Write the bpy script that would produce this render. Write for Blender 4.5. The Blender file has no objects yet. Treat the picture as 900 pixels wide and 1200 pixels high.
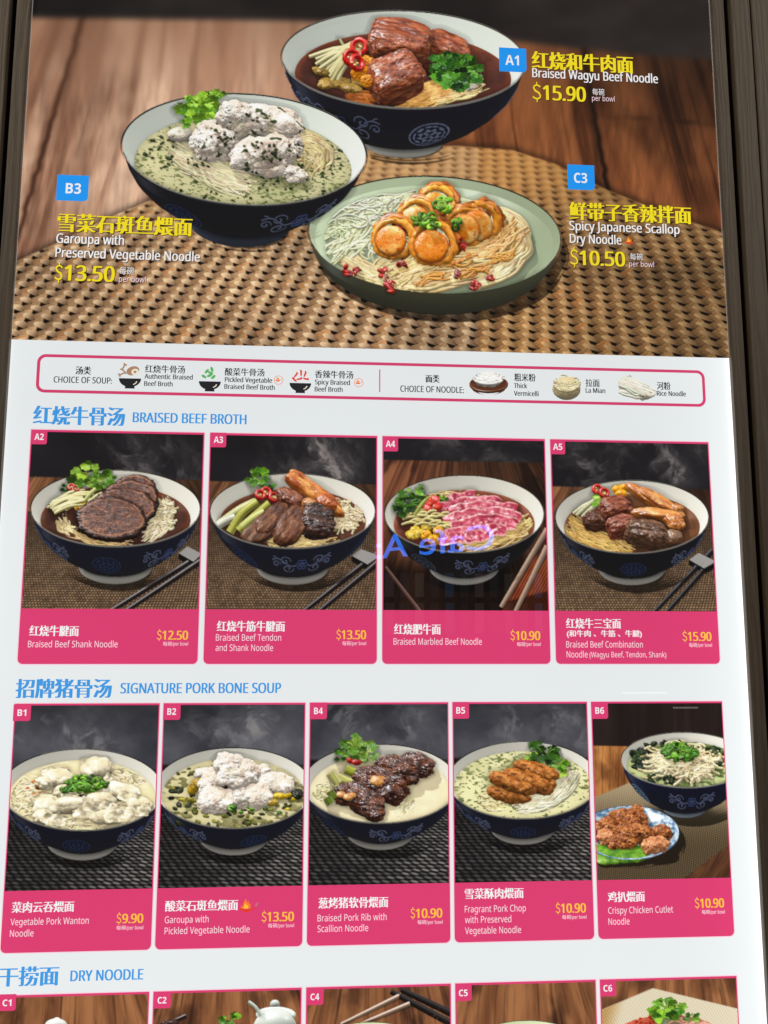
import bpy, math
import numpy as np

# ------------------------------------------------------------------ camera, world, lights
F = 1080.0                                   # focal length in pixels of the 900x1200 photograph
RM = np.array([[0.9969805960200347, -0.0008901306759331665, -0.07764598397158375], [0.012429852242730544, 0.9888697122193534, 0.14826392355672796], [0.07664978755847639, -0.14878138298386379, 0.9858949792673898]])
TV = np.array([-0.0061796360222697334, -0.10078060183131865, 1.2229095145405031])
HZ = 1.62                                    # height of the board's Y = 0 line above the floor

sc = bpy.context.scene
sc.render.engine = 'CYCLES'
sc.view_settings.view_transform = 'Standard'
sc.view_settings.look = 'None'
sc.view_settings.exposure = 0.0
sc.view_settings.gamma = 1.0
sc.view_settings.use_curve_mapping = False

def W3(x, y, z=0.0):
    """board coordinates (x right, y down, z out of the wall towards the viewer) -> world"""
    return (x, -z, HZ - y)

cam = bpy.data.cameras.new("camera")
cam.sensor_fit = 'VERTICAL'; cam.sensor_height = 36.0; cam.sensor_width = 27.0
cam.lens = F / 1200.0 * 36.0
cam.clip_start = 0.01; cam.clip_end = 200.0
camo = bpy.data.objects.new("camera", cam)
sc.collection.objects.link(camo)
from mathutils import Matrix, Vector
cpos = -RM.T @ TV
B = np.array([[1, 0, 0], [0, 0, 1], [0, -1, 0]], float)   # board (x, y down, z into wall) -> world axes
right, down, fwd = B @ RM[0], B @ RM[1], B @ RM[2]
CAMW = B @ cpos + np.array([0, 0, HZ])
camo.matrix_world = Matrix(((right[0], -down[0], -fwd[0], CAMW[0]),
                            (right[1], -down[1], -fwd[1], CAMW[1]),
                            (right[2], -down[2], -fwd[2], CAMW[2]), (0, 0, 0, 1)))
sc.camera = camo

world = bpy.data.worlds.new("World"); sc.world = world; world.use_nodes = True
bg = world.node_tree.nodes['Background']
bg.inputs[0].default_value = (0.92, 0.95, 1.0, 1); bg.inputs[1].default_value = 0.035

def area(name, loc, aim, sx, sy, power, col):
    l = bpy.data.lights.new(name, 'AREA'); l.shape = 'RECTANGLE'; l.size = sx; l.size_y = sy
    l.energy = power; l.color = col
    o = bpy.data.objects.new(name, l); sc.collection.objects.link(o)
    o.location = loc
    o.rotation_euler = (Vector(aim) - Vector(loc)).to_track_quat('-Z', 'Y').to_euler()
    return o
area("ceiling_light", (2.6, -2.2, 3.9), (0.2, 0, 1.5), 1.0, 0.6, 34.0, (1.0, 0.90, 0.76))
area("left_fill_warm", (-2.4, -1.9, 3.9), (-.3, 0, 1.5), 1.0, 0.6, 42.0, (1.0, 0.88, 0.72))  # warm fill added from the left to lift the dark boards on that side

# ------------------------------------------------------------------ projection between photo pixels and the board
HM = np.array([[F, 0, 450], [0, F, 600], [0, 0, 1.0]]) @ np.column_stack([RM[:, 0], RM[:, 1], TV])
HI = np.linalg.inv(HM)
def to_px(X, Y):
    w = HM[2, 0] * X + HM[2, 1] * Y + HM[2, 2]
    return (HM[0, 0] * X + HM[0, 1] * Y + HM[0, 2]) / w, (HM[1, 0] * X + HM[1, 1] * Y + HM[1, 2]) / w
def to_bd(px, py):
    w = HI[2, 0] * px + HI[2, 1] * py + HI[2, 2]
    return (HI[0, 0] * px + HI[0, 1] * py + HI[0, 2]) / w, (HI[1, 0] * px + HI[1, 1] * py + HI[1, 2]) / w

#BEGIN_ENGINE
# ------------------------------------------------------------------ numpy print engine: builds the colours of the printed photographs
rng = np.random.default_rng(7)
def lin(c):
    c = np.clip(np.asarray(c, np.float32) / 255.0, 0, 1)
    return np.where(c <= 0.04045, c / 12.92, ((c + 0.055) / 1.055) ** 2.4).astype(np.float32)
def _h(x, y, z):
    h = (x.astype(np.uint32) * np.uint32(374761393) + y.astype(np.uint32) * np.uint32(668265263) + z.astype(np.uint32) * np.uint32(2246822519))
    h = (h ^ (h >> np.uint32(13))) * np.uint32(1274126177)
    return ((h ^ (h >> np.uint32(16))) & np.uint32(0xFFFF)).astype(np.float32) / 65535.0
def _f(t):
    i = np.floor(t); return i.astype(np.int64), (t - i).astype(np.float32)
def vn2(x, y, s=0):
    xi, xf = _f(np.asarray(x)); yi, yf = _f(np.asarray(y)); z = np.full(1, s, np.int64)
    xf = xf * xf * (3 - 2 * xf); yf = yf * yf * (3 - 2 * yf)
    a = _h(xi, yi, z); b = _h(xi + 1, yi, z); c = _h(xi, yi + 1, z); d = _h(xi + 1, yi + 1, z)
    return (a + (b - a) * xf) * (1 - yf) + (c + (d - c) * xf) * yf
def vn3(x, y, z, s=0):
    zi, zf = _f(np.asarray(z)); zf = zf * zf * (3 - 2 * zf)
    xi, xf = _f(np.asarray(x)); yi, yf = _f(np.asarray(y))
    xf = xf * xf * (3 - 2 * xf); yf = yf * yf * (3 - 2 * yf); o = 0
    for k, wz in ((0, 1 - zf), (1, zf)):
        zz = zi + k + s * 131
        a = _h(xi, yi, zz); b = _h(xi + 1, yi, zz); c = _h(xi, yi + 1, zz); d = _h(xi + 1, yi + 1, zz)
        o = o + wz * ((a + (b - a) * xf) * (1 - yf) + (c + (d - c) * xf) * yf)
    return o
def fb2(x, y, o=4, s=0, g=0.5):
    t = 0; a = 1; n = 0
    for i in range(o):
        t = t + a * vn2(x * 2 ** i + 17.3 * i, y * 2 ** i + 9.1 * i, s + i); n += a; a *= g
    return t / n
def fb3(x, y, z, o=3, s=0, g=0.5):
    t = 0; a = 1; n = 0
    for i in range(o):
        t = t + a * vn3(x * 2 ** i + 17.3 * i, y * 2 ** i + 9.1 * i, z * 2 ** i, s + i); n += a; a *= g
    return t / n
def sm(a, b, x):
    t = np.clip((x - a) / (b - a), 0, 1); return t * t * (3 - 2 * t)
def mix(a, b, t):
    return np.asarray(a, np.float32) * (1 - t)[..., None] + np.asarray(b, np.float32) * t[..., None]
def eul(rx, ry, rz):
    cx, sx_, cy, sy, cz, sz = (math.cos(rx), math.sin(rx), math.cos(ry), math.sin(ry), math.cos(rz), math.sin(rz))
    return np.array([[cz, -sz, 0], [sz, cz, 0], [0, 0, 1.0]]) @ np.array([[cy, 0, sy], [0, 1, 0], [-sy, 0, cy]]) @ np.array([[1, 0, 0], [0, cx, -sx_], [0, sx_, cx]])
def box(a, r):
    r = int(max(1, r))
    for ax in (0, 1):
        p = np.pad(a, [(r + 1, r) if k == ax else (0, 0) for k in (0, 1)], mode='edge')
        c = np.cumsum(p, axis=ax, dtype=np.float64)
        n = a.shape[ax]
        hi = np.take(c, np.arange(2 * r + 1, 2 * r + 1 + n), axis=ax); lo = np.take(c, np.arange(0, n), axis=ax)
        a = ((hi - lo) / (2 * r + 1)).astype(np.float32)
    return a

class Dish:
    """a bowl or plate seen from above the table; X right, Y away, Z up, unit = rim radius"""
    def __init__(s, cx, cy, a, ry, h=0.74, rot=0.0, k=0.06):
        s.cx, s.cy, s.a, s.h, s.k, s.z0 = cx, cy, a, h, k, 0.0
        s.sp = ry / a; s.cp = math.sqrt(1 - s.sp ** 2); s.c, s.s = math.cos(rot), math.sin(rot)
    def view(s, X, Y, Z):
        x = X; y = Y * s.sp + Z * s.cp; z = -Y * s.cp + Z * s.sp
        q = s.a / (1 - s.k * z); return x * q, y * q, z * s.a + s.z0
    def px(s, v):
        x, y, z = v; return s.cx + x * s.c + y * s.s, s.cy + x * s.s - y * s.c, z
    def at(s, px, py, Z):
        dx, dy = px - s.cx, py - s.cy
        x = dx * s.c + dy * s.s; y = dx * s.s - dy * s.c; q = s.a
        for _ in range(4):
            X = x / q; Y = (y / q - Z * s.cp) / s.sp; q = s.a / (1 - s.k * (-Y * s.cp + Z * s.sp))
        return X, Y
    def dep(s, Y, Z):
        return (-Y * s.cp + Z * s.sp) * s.a + s.z0
    def nv(s, n):
        return np.stack([n[..., 0], n[..., 1] * s.sp + n[..., 2] * s.cp, -n[..., 1] * s.cp + n[..., 2] * s.sp], -1)

PIECES = ('beef_piece', 'fish_piece', 'dumpling', 'pork_piece', 'tendon_piece')
class Pic:
    def __init__(s, X0, X1, Y0, Y1, res=2.5):
        s.r = (X0, X1, Y0, Y1)
        ax, ay = to_px(np.array([X0, X1, X0, X1]), np.array([Y0, Y0, Y1, Y1]))
        s.W = int((ax.max() - ax.min()) * res / 2) * 2; s.H = int((ay.max() - ay.min()) * res / 2) * 2
        s.res = s.W / (ax.max() - ax.min())
        gx = X0 + (np.arange(s.W) + .5) / s.W * (X1 - X0); gy = Y0 + (np.arange(s.H) + .5) / s.H * (Y1 - Y0)
        PX, PY = to_px(*np.meshgrid(gx, gy)); s.PX = PX.astype(np.float32); s.PY = PY.astype(np.float32)
        n = s.W * s.H
        s.col = np.zeros((n, 3), np.float32); s.n = np.zeros((n, 3), np.float32)
        s.z = np.full(n, -1e6, np.float32); s.gl = np.zeros(n, np.float32); s.id = np.zeros(n, np.uint16)
        s.names = ['photo']; s.pre = ''; s.cnt = 0
    def bgd(s, rgb, z):
        s.col[:] = lin(rgb.reshape(-1, 3)); s.z[:] = z.ravel()
    def each(s, name):
        s.cnt += 1; return '%s#%d' % (name, s.cnt)
    def nid(s, name):
        name = s.pre + name
        if name not in s.names: s.names.append(name)
        return s.names.index(name)
    def splat(s, px, py, z, n, col, gloss, name):
        """points in photo pixels; n view normals; col sRGB 0..255"""
        i = s.nid(name); sh = np.shape(px)
        px, py, z = np.ravel(px), np.ravel(py), np.ravel(np.broadcast_to(z, sh)).astype(np.float32)
        n = np.broadcast_to(n, sh + (3,)).reshape(-1, 3)
        X, Y = to_bd(px, py)
        ix = np.floor((X - s.r[0]) / (s.r[1] - s.r[0]) * s.W).astype(np.int64); iy = np.floor((Y - s.r[2]) / (s.r[3] - s.r[2]) * s.H).astype(np.int64)
        ok = (ix >= 0) & (ix < s.W) & (iy >= 0) & (iy < s.H)
        k = np.where(ok, iy * s.W + ix, 0); ok &= z > s.z[k]
        w = np.nonzero(ok)[0]
        if not len(w): return
        w = w[np.argsort(z[w], kind='stable')]; k = k[w]
        col = np.broadcast_to(np.asarray(col, np.float32), sh + (3,)).reshape(-1, 3)[w]
        s.col[k] = lin(col); s.z[k] = z[w]; s.n[k] = n[w]
        g = np.ravel(np.broadcast_to(np.asarray(gloss, np.float32), sh)); s.gl[k] = g[w]; s.id[k] = i
    def surf(s, d, P, colf, gloss, name, cull=True, inside=None, jit=None):
        """P (nu,nv,3) dish coordinates -> splat with normals from the grid"""
        v = np.stack(d.view(P[..., 0], P[..., 1], P[..., 2]), -1)
        n = np.cross(np.gradient(v, axis=0), np.gradient(v, axis=1))
        n /= np.linalg.norm(n, axis=-1, keepdims=True) + 1e-9
        if inside is None: inside = np.array(v.reshape(-1, 3).mean(0))
        flip = np.sign((n * (v - inside)).sum(-1)); n = n * np.where(flip == 0, 1, flip)[..., None]
        if jit is not None:
            n = n + np.stack([jit[0] * jit[2] * 1.6, jit[1] * jit[2] * 1.6, 0 * jit[0]], -1); n /= np.linalg.norm(n, axis=-1, keepdims=True) + 1e-9
        m = n[..., 2] > -0.02 if cull else np.ones(n.shape[:2], bool)
        px, py, z = d.px((v[..., 0], v[..., 1], v[..., 2]))
        col = colf if not callable(colf) else colf()
        col = np.broadcast_to(np.asarray(col, np.float32), px.shape + (3,))
        g = np.broadcast_to(np.asarray(gloss, np.float32), px.shape)
        s.splat(px[m], py[m], z[m], n[m], col[m], g[m], name)
    def tubes(s, V, r, col, gloss, name, flat=1.0, stripe=0.0):
        """V (S,N,3): photo px x, photo px y (down), depth z; r (S,) or scalar or (S,N)"""
        V = np.asarray(V, float)
        if V.ndim == 2: V = V[None]
        S, N = V.shape[:2]
        L = np.linalg.norm(np.diff(V[..., :2], axis=1), axis=-1).sum(1).max()
        M = int(max(4, L * s.res * 1.3)); t = np.linspace(0, N - 1, M); i = np.minimum(t.astype(int), N - 2); f = (t - i)[None, :, None]
        p0 = V[:, np.maximum(i - 1, 0)]; p1 = V[:, i]; p2 = V[:, i + 1]; p3 = V[:, np.minimum(i + 2, N - 1)]
        C = 0.5 * ((2 * p1) + (-p0 + p2) * f + (2 * p0 - 5 * p1 + 4 * p2 - p3) * f * f + (-p0 + 3 * p1 - 3 * p2 + p3) * f ** 3)
        T = np.gradient(C[..., :2], axis=1); T /= np.linalg.norm(T, axis=-1, keepdims=True) + 1e-9
        Q = np.stack([-T[..., 1], T[..., 0]], -1)
        r = np.asarray(r, float)
        if r.ndim == 0: r = np.full((S, M), float(r))
        elif r.ndim == 1: r = np.repeat(r[:, None], M, 1)
        else: r = np.stack([np.interp(t, np.arange(N), q) for q in r])
        A = int(max(5, 2 * r.max() * s.res * 1.4)); ph = np.linspace(-1, 1, A)
        ca, sa = ph, np.sqrt(1 - ph ** 2 * 0.999)
        px = C[..., 0, None] + Q[..., 0, None] * ca * r[..., None]; py = C[..., 1, None] + Q[..., 1, None] * ca * r[..., None]
        z = C[..., 2, None] + sa * r[..., None] * flat
        n = np.stack([Q[..., 0, None] * ca, -Q[..., 1, None] * ca, np.broadcast_to(sa, px.shape)], -1)
        n /= np.linalg.norm(n, axis=-1, keepdims=True)
        col = np.asarray(col, np.float32)
        if col.ndim == 1: col = np.broadcast_to(col, (S, 3))
        c = np.broadcast_to(col[:, None, None, :], px.shape + (3,))
        if stripe:
            w = 1 - stripe * (vn3(np.arange(S)[:, None, None] * 7.7 + 0 * px, ca * 5 + 0 * px, t[None, :, None] * 0.9 + 0 * px))
            c = c * w[..., None]
        s.splat(px, py, z, n, c, gloss, name)
    def strands(s, d, pts, S, spread, r, col, name='noodles', jit=14, wig=1.2, gloss=.25, Z=-.15, zj=.05, lift=0.0, stripe=.12, taper=1.0, rmax=.87):
        """bundle of noodles through photo-pixel points (x, y[, Z])"""
        pts = np.array([(p[0], p[1], p[2] if len(p) > 2 else Z - (.025 if i in (0, len(pts) - 1) else 0)) for i, p in enumerate(pts)], float); N0 = len(pts); N = 2 * N0 + 1
        tt = np.linspace(0, N0 - 1, N); pts = np.stack([np.interp(tt, np.arange(N0), pts[:, k]) for k in range(3)], 1)
        P = np.zeros((S, N, 3))
        T = np.gradient(pts[:, :2], axis=0); T /= np.linalg.norm(T, axis=1, keepdims=True) + 1e-9
        o = rng.uniform(-1, 1, S); ph = rng.uniform(0, 6.28, S); fq = rng.uniform(.6, 1.3, S); ex = rng.normal(0, wig * 2.6, S); yy = rng.normal(0, wig * .8, S)
        for i, (x, y, zz) in enumerate(pts):
            w = spread * (1 if 0 < i < N - 1 else taper)
            q = o * w + yy + wig * 1.9 * np.sin(ph + i * fq) + (i / (N - 1) - .5) * wig * 3 * np.sin(ph * 1.7); e = ex if i in (0, N - 1) else 0
            px = x - T[i, 1] * q + T[i, 0] * e; py = y + (T[i, 0] * q + T[i, 1] * e) * .8
            Zs = zz + rng.uniform(-zj, zj, S) + lift * (1 - o * o)
            X, Y = d.at(px, py, zz); f = np.minimum(1, rmax / (np.hypot(X, Y) + 1e-9)); X, Y = X * f, Y * f
            P[:, i, 0], P[:, i, 1], _ = d.px(d.view(X, Y, zz)); P[:, i, 2] = d.dep(Y, Zs)
        c = np.asarray(col, float) + rng.normal(0, jit, (S, 1)) + rng.normal(0, jit * .25, (S, 3))
        s.tubes(P, 1.2 * r * rng.uniform(.75, 1.2, S), np.clip(c, 0, 255), gloss, name, stripe=stripe)
    def nest(s, d, x, y, w, h, S, r, col, name='noodles', Z=-.14, gloss=.25, jit=14, curl=1.0, lift=.1, ang=None, stripe=.1, seg=5, rmax=.87):
        """tangle of short curved noodles in an ellipse around (x, y) in photo pixels"""
        P = np.zeros((S, seg, 3)); rr = np.sqrt(rng.uniform(0, 1, S)); th = rng.uniform(0, 2 * np.pi, S)
        bx, by = x + w * rr * np.cos(th) * .8, y + h * rr * np.sin(th) * .8
        a = rng.uniform(0, 2 * np.pi, S) if ang is None else rng.normal(ang, .35, S); da = rng.normal(0, .55, S) * curl
        L = w * rng.uniform(.5, 1.1, S) / (seg - 1)
        zz = Z + lift * (1 - rr ** 2) + rng.uniform(-.03, .03, S)
        cx, cy = bx - np.cos(a) * L * (seg - 1) / 2, by - np.sin(a) * L * (seg - 1) / 2 * .55
        for i in range(seg):
            X, Y = d.at(cx, cy, Z); f = np.minimum(1, rmax / (np.hypot(X, Y) + 1e-9)); X, Y = X * f, Y * f
            P[:, i, 0], P[:, i, 1], _ = d.px(d.view(X, Y, Z)); P[:, i, 2] = d.dep(Y, zz - .03 * abs(i - (seg - 1) / 2))
            a = a + da; cx = cx + np.cos(a) * L; cy = cy + np.sin(a) * L * .55
        c = np.asarray(col, float) + rng.normal(0, jit, (S, 1)) + rng.normal(0, jit * .2, (S, 3))
        s.tubes(P, 1.15 * r * rng.uniform(.75, 1.2, S), np.clip(c, 0, 255), gloss, name, stripe=stripe)
    def blob(s, d, x, y, Z, r, col, name, rot=(0, 0, 0), nf=2.0, na=.2, e=1.0, gloss=.3, seed=None, oct=3, ridge=0.0, fib=(1, 1, 1), cl=0, bump=.32):
        """lumpy solid; (x, y) photo px of its centre at height Z; r three radii in photo px; col(u, nz) -> sRGB"""
        seed = rng.integers(1, 9999) if seed is None else seed
        name = s.each(name) if name in PIECES else name
        r = np.asarray(r, float); R = r.max(); nu = int(min(900, max(40, 2 * np.pi * R * s.res * 1.25))); nv = nu // 2
        e1, e2 = e if isinstance(e, tuple) else (e, e)
        def ev(n, ex):                                   # parameter values that cover one quadrant of a superellipse evenly
            q = np.linspace(0, 1, n); v = np.unique(np.concatenate([np.arccos(np.clip(q ** (1 / ex), 0, 1)), np.arcsin(np.clip(q ** (1 / ex), 0, 1))])); return v if ex != 1 else np.linspace(0, np.pi / 2, n)
        qa = ev((nu // 4 if e1 == 1 else nu // 6) + 6, e1)[:-1]; th = np.concatenate([qa, qa + np.pi / 2, qa + np.pi, qa + 3 * np.pi / 2])[:, None]; qb = ev((nv // 2 if e2 == 1 else nv // 3) + 6, e2); ph = np.concatenate([-qb[::-1], qb[1:]])[None, :]
        se = lambda v, e: np.sign(v) * np.abs(v) ** e
        u = np.stack([se(np.cos(ph), e2) * se(np.cos(th), e1), se(np.cos(ph), e2) * se(np.sin(th), e1), se(np.sin(ph), e2) * np.ones_like(th)], -1)
        q = u * r / R * nf * np.array(fib)
        nz = fb3(q[..., 0] + seed, q[..., 1], q[..., 2], oct, seed % 97)
        f = (nz - .5) * 2
        if ridge: f = f + ridge * (np.abs(2 * vn3(q[..., 0] * 1.6 + 5, q[..., 1] * 1.6 + seed, q[..., 2] * 1.6, 3) - 1) - .5)
        p = u * r * (1 + na * f)[..., None] @ eul(*rot).T / d.a
        X, Y = d.at(x, y, Z); P = p + np.array([X, Y, Z])
        v0 = np.array(d.view(X, Y, Z))
        c = col(u * r / R, nz) if callable(col) else np.asarray(col, np.float32)
        if 'pot' in name or 'plate' in name: bump = 0.0
        hq = q * (5.5 / max(nf, 1.0) ** .5) + 31; hn = vn3(hq[..., 0] * 2.2, hq[..., 1] * 2.2, hq[..., 2] * 2.2, 5); hm = vn3(hq[..., 0] * 4.6 + 9, hq[..., 1] * 4.6, hq[..., 2] * 4.6, 6)
        gm = gloss * (.35 + 1.5 * sm(.42, .72, .6 * hn + .4 * hm))
        s.surf(d, P, c, gm, name, inside=v0, jit=(hn - .5, hm - .5, bump))
        for k in range(cl):                              # smaller lumps grown on the first one give it a broken outline
            g = rng.normal(0, 1, 3); g /= np.linalg.norm(g) + 1e-9; g[2] = abs(g[2]) * .8; off = (g * r * .72) @ eul(*rot).T
            fx, fy = x + off[0], y - off[1] * d.sp - off[2] * d.cp * .8
            s.blob(d, fx, fy, Z, r * rng.uniform(.34, .56), col, name, rot=tuple(np.array(rot) + rng.normal(0, .5, 3)), nf=nf * .8, na=na * 1.1, e=e, gloss=gloss, oct=oct, ridge=ridge, fib=fib, bump=bump)
    def sheet(s, d, x, y, Z, L, Wd, ang, col, name, folds=2.0, amp=4.0, tilt=.5, gloss=.4, edge=None, curl=.3, lean=0.0):
        """thin folded slice or dough skirt lying at (x, y); L x Wd photo px"""
        nu, nv = int(L * s.res * 1.7) + 8, int(Wd * s.res * 2.6) + 8
        u = np.linspace(-1, 1, nu)[:, None]; v = np.linspace(-1, 1, nv)[None, :]; sd = rng.uniform(0, 99)
        wv = fb2(u * 1.3 + sd, v * .6 + sd, 2) - .5
        zz = amp * np.sin(u * folds * 2.4 + wv * 5 + sd) * (.55 + .45 * v) + amp * .6 * wv - curl * L * .3 * u * u
        wd = 1 - .35 * np.abs(u) ** 3 + .25 * (vn2(u * 3 + sd, v * 0 + 3) - .5)
        px, py = u * L * .5 * (1 + .0 * v), v * Wd * .5 * wd + lean * u * Wd
        P = np.stack([px + 0 * v, py + 0 * u, zz], -1) @ eul(tilt, 0, 0).T @ eul(0, 0, ang).T / d.a
        X, Y = d.at(x, y, Z); P = P + np.array([X, Y, Z]); k = fb2(u * 5 + sd, v * 3 + 2, 3)
        cc = col(u, v, k) if callable(col) else np.asarray(col, np.float32) * (.86 + .28 * k)[..., None]
        if edge is not None: cc = mix(cc, edge, sm(.72, .95, np.abs(v) + .15 * (k - .5)) * .85)
        v0 = np.array(d.view(X, Y, Z)) - np.array([0, 30, 60.]); s.surf(d, P, np.clip(cc, 0, 255), gloss * (.3 + 1.4 * sm(.4, .7, k)), s.each(name) if name in PIECES else name, inside=v0, cull=False)
    def leaf(s, d, x, y, Z, size, n, cols, name='garnish', spread=1.0, stems=True, up=.35):
        """coriander sprig: many small lobed leaflets around (x, y) in photo px"""
        for k in range(n):
            a = rng.uniform(0, 2 * np.pi); q = np.sqrt(rng.uniform(0.02, 1)) * spread * 1.15
            lx, ly = x + np.cos(a) * q * size, y + np.sin(a) * q * size * .7
            R = size * rng.uniform(.22, .44); lobes = rng.integers(3, 6); a0 = rng.uniform(0, 6.28)
            m = int(max(12, R * s.res * 1.6)); th = np.linspace(0, 2 * np.pi, int(m * 5))[:, None]; ro = np.linspace(0, 1, m)[None, :]
            out = .62 + .38 * np.abs(np.cos((th - a0) * lobes / 2)) ** .7 + .08 * np.cos(th * 11 + k)
            rr = R * ro * out
            tilt = rng.normal(0, .5, 2); fx = rr * np.cos(th); fy = rr * np.sin(th)
            z = (fx * tilt[0] + fy * tilt[1]) * .7 + R * .25 * np.cos(th * lobes) * ro ** 2
            X, Y = d.at(lx, ly, Z); zc = d.dep(Y, Z + up * (1 - q) * size / d.a) + size * .5
            nx, ny = -tilt[0] + .5 * np.cos(th) * ro * np.cos(th * lobes), tilt[1] + .35 + .5 * np.sin(th) * ro
            N = np.stack([nx * np.ones_like(rr), ny * np.ones_like(rr), np.full_like(rr, .75)], -1); N /= np.linalg.norm(N, axis=-1, keepdims=True)
            c = mix(cols[0], cols[1], np.clip(rng.uniform(.0, .95) + .35 * (vn2(fx * .7 + k * 9, fy * .7) - .5) + .25 * ro * np.ones_like(th) - .12, 0, 1))
            vein = np.exp(-(np.sin((th - a0) * lobes / 2) / .16) ** 2) * (1 - ro)
            c = mix(c, np.array(cols[1]) * 1.12 + 10, np.clip(vein * .5, 0, 1))
            s.splat(lx + fx, ly + fy * .8, zc + z, N, np.clip(c, 0, 255), .18, name)
        if stems:
            for k in range(max(2, n // 4)):
                a = rng.uniform(0, 6.28); X, Y = d.at(x, y, Z); zc = d.dep(Y, Z)
                s.tubes([[x + rng.normal(0, 1), y + size * .5, zc], [x + np.cos(a) * size * .4, y + np.sin(a) * size * .3, zc + size * .35], [x + np.cos(a) * size * .8, y + np.sin(a) * size * .6, zc + size * .5]], max(.5, size * .045), cols[1], .2, name)
    def ring(s, d, x, y, Z, R, r, col, name, rot=(0, 0, 0), gloss=.5, jit=8, wob=0.0):
        nu = int(2 * np.pi * (R + r) * s.res * 1.5); nv = int(2 * np.pi * r * s.res * 1.6) + 6
        u = np.linspace(0, 2 * np.pi, nu)[:, None]; w = np.linspace(0, 2 * np.pi, nv)[None, :]
        k = 1 + wob * (vn2(np.cos(u) * 5 + 20 + R + x, np.sin(u) * 5 + np.cos(w) * 1.5 + 20) - .5) * 2 + 0 * w; rw = r * k; Rw = R * (1 + (k - 1) * .25)
        p = np.stack([(Rw + rw * np.cos(w)) * np.cos(u), (Rw + rw * np.cos(w)) * np.sin(u), rw * np.sin(w) * 1.4], -1) @ eul(*rot).T / d.a
        X, Y = d.at(x, y, Z); P = p + np.array([X, Y, Z])
        v = np.stack(d.view(P[..., 0], P[..., 1], P[..., 2]), -1)
        n = np.stack([np.cos(w) * np.cos(u), np.cos(w) * np.sin(u), np.sin(w) * np.ones_like(u)], -1) @ eul(*rot).T; n = d.nv(n)
        px, py, z = d.px((v[..., 0], v[..., 1], v[..., 2])); m = n[..., 2] > 0
        c = np.clip(np.asarray(col, float) + rng.normal(0, jit, 1), 0, 255)
        if wob: c = np.broadcast_to(c * 1.0, k.shape + (3,)) * (.72 + .42 * k[..., None] ** 1.0 * vn2(u * 6 + R, w * 1.2)[..., None] + .1); c = np.clip(c[m], 0, 255)
        s.splat(px[m], py[m], z[m], n[m], c, gloss, name)
    def lathe(s, d, prof, colf, gloss, name, outward=True, a0=0, a1=2 * np.pi, bump=None):
        """surface of revolution; prof [(radius, Z)...]; colf(theta, t) -> sRGB; theta = 0 faces the viewer"""
        prof = np.array(prof, float); L = np.linalg.norm(np.diff(prof, axis=0), axis=1).sum() * d.a
        m = int(max(6, L * s.res * 1.7)); t = np.linspace(0, len(prof) - 1, m); R = np.interp(t, np.arange(len(prof)), prof[:, 0]); Zp = np.interp(t, np.arange(len(prof)), prof[:, 1])
        k = np.array([.25, .5, .25]); 
        nu = int((a1 - a0) * R.max() * d.a * s.res * 1.5); th = np.linspace(a0, a1, nu)[:, None]
        P = np.stack([R * np.sin(th), -R * np.cos(th), Zp * np.ones_like(th)], -1)
        dR = np.gradient(np.convolve(np.pad(R, 6, 'edge'), np.ones(13) / 13, 'valid')); dZ = np.gradient(np.convolve(np.pad(Zp, 6, 'edge'), np.ones(13) / 13, 'valid'))
        nr, nz = (-dZ, dR); q = np.hypot(nr, nz) + 1e-9; nr, nz = nr / q, nz / q
        if not outward: nr, nz = -nr, -nz
        N = np.stack([nr * np.sin(th), -nr * np.cos(th), nz * np.ones_like(th)], -1)
        n = d.nv(N); v = d.view(P[..., 0], P[..., 1], P[..., 2]); px, py, z = d.px(v)
        c = colf(th * np.ones_like(t), t * np.ones_like(th)) if callable(colf) else np.broadcast_to(np.asarray(colf, np.float32), px.shape + (3,))
        mk = n[..., 2] > -.03
        g = np.broadcast_to(np.asarray(gloss, np.float32), px.shape)
        s.splat(px[mk], py[mk], z[mk], n[mk], c[mk], g[mk], name)
    def shade(s, L=(-.34, .90, .28), amb=.52, key=.60, ao=.78, shadow=.64, spec=1.0, gain=1.0, bgao=1.0, tint=(1.0, .985, .96)):
        H, W = s.H, s.W; L = np.array(L) / np.linalg.norm(L)
        z = s.z.reshape(H, W); zr = z * s.res                       # depth in raster pixels
        A = np.ones((H, W), np.float32)
        for rad, wgt in ((2, .26), (6, .55), (16, .6)):
            rad = rad * s.res / 2.5
            df = box(zr, rad) - zr; A *= np.clip(1 - ao * wgt * np.clip(df / (rad * 1.6) - .03, 0, .85), .15, 1)
        sh = np.zeros((H, W), np.float32)
        for t in (2, 3.5, 5, 7, 10, 14, 19, 26, 34, 44):
            t = t * s.res / 2.5 * 1.2
            dx, dy = int(round(L[0] * t)), int(round(-L[1] * t))
            zs = np.full_like(zr, -1e6); y0, y1 = max(0, -dy), min(H, H - dy); x0, x1 = max(0, -dx), min(W, W - dx)
            zs[y0:y1, x0:x1] = zr[y0 + dy:y1 + dy, x0 + dx:x1 + dx]
            e = zs - (zr + L[2] * t); hit = sm(1.0, 4.0, e) * (1 - sm(70, 130, e)); sh = np.maximum(sh, hit)
        sh = box(sh, 2.0 * s.res / 2.5)
        n = s.n.reshape(H, W, 3); flat = (np.abs(n).sum(-1) < .1)
        nl = n @ L; hv = np.array([L[0], L[1], L[2] + 1]); hv /= np.linalg.norm(hv); nh = np.clip(n @ hv, 0, 1)
        up = .5 + .5 * n[..., 1]
        dif = amb * (.45 + .75 * up) * A + key * (sm(-.25, 1.0, nl) * 1.25) * (1 - shadow * sh)
        dif = np.where(flat, (1 - .80 * bgao * sh), dif)
        soft = np.array([.5 if ('noodle' in q or 'vegetab' in q) else .7 if ('fish' in q or 'dump' in q) else 1.0 for q in s.names], np.float32)[s.id].reshape(H, W)
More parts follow.
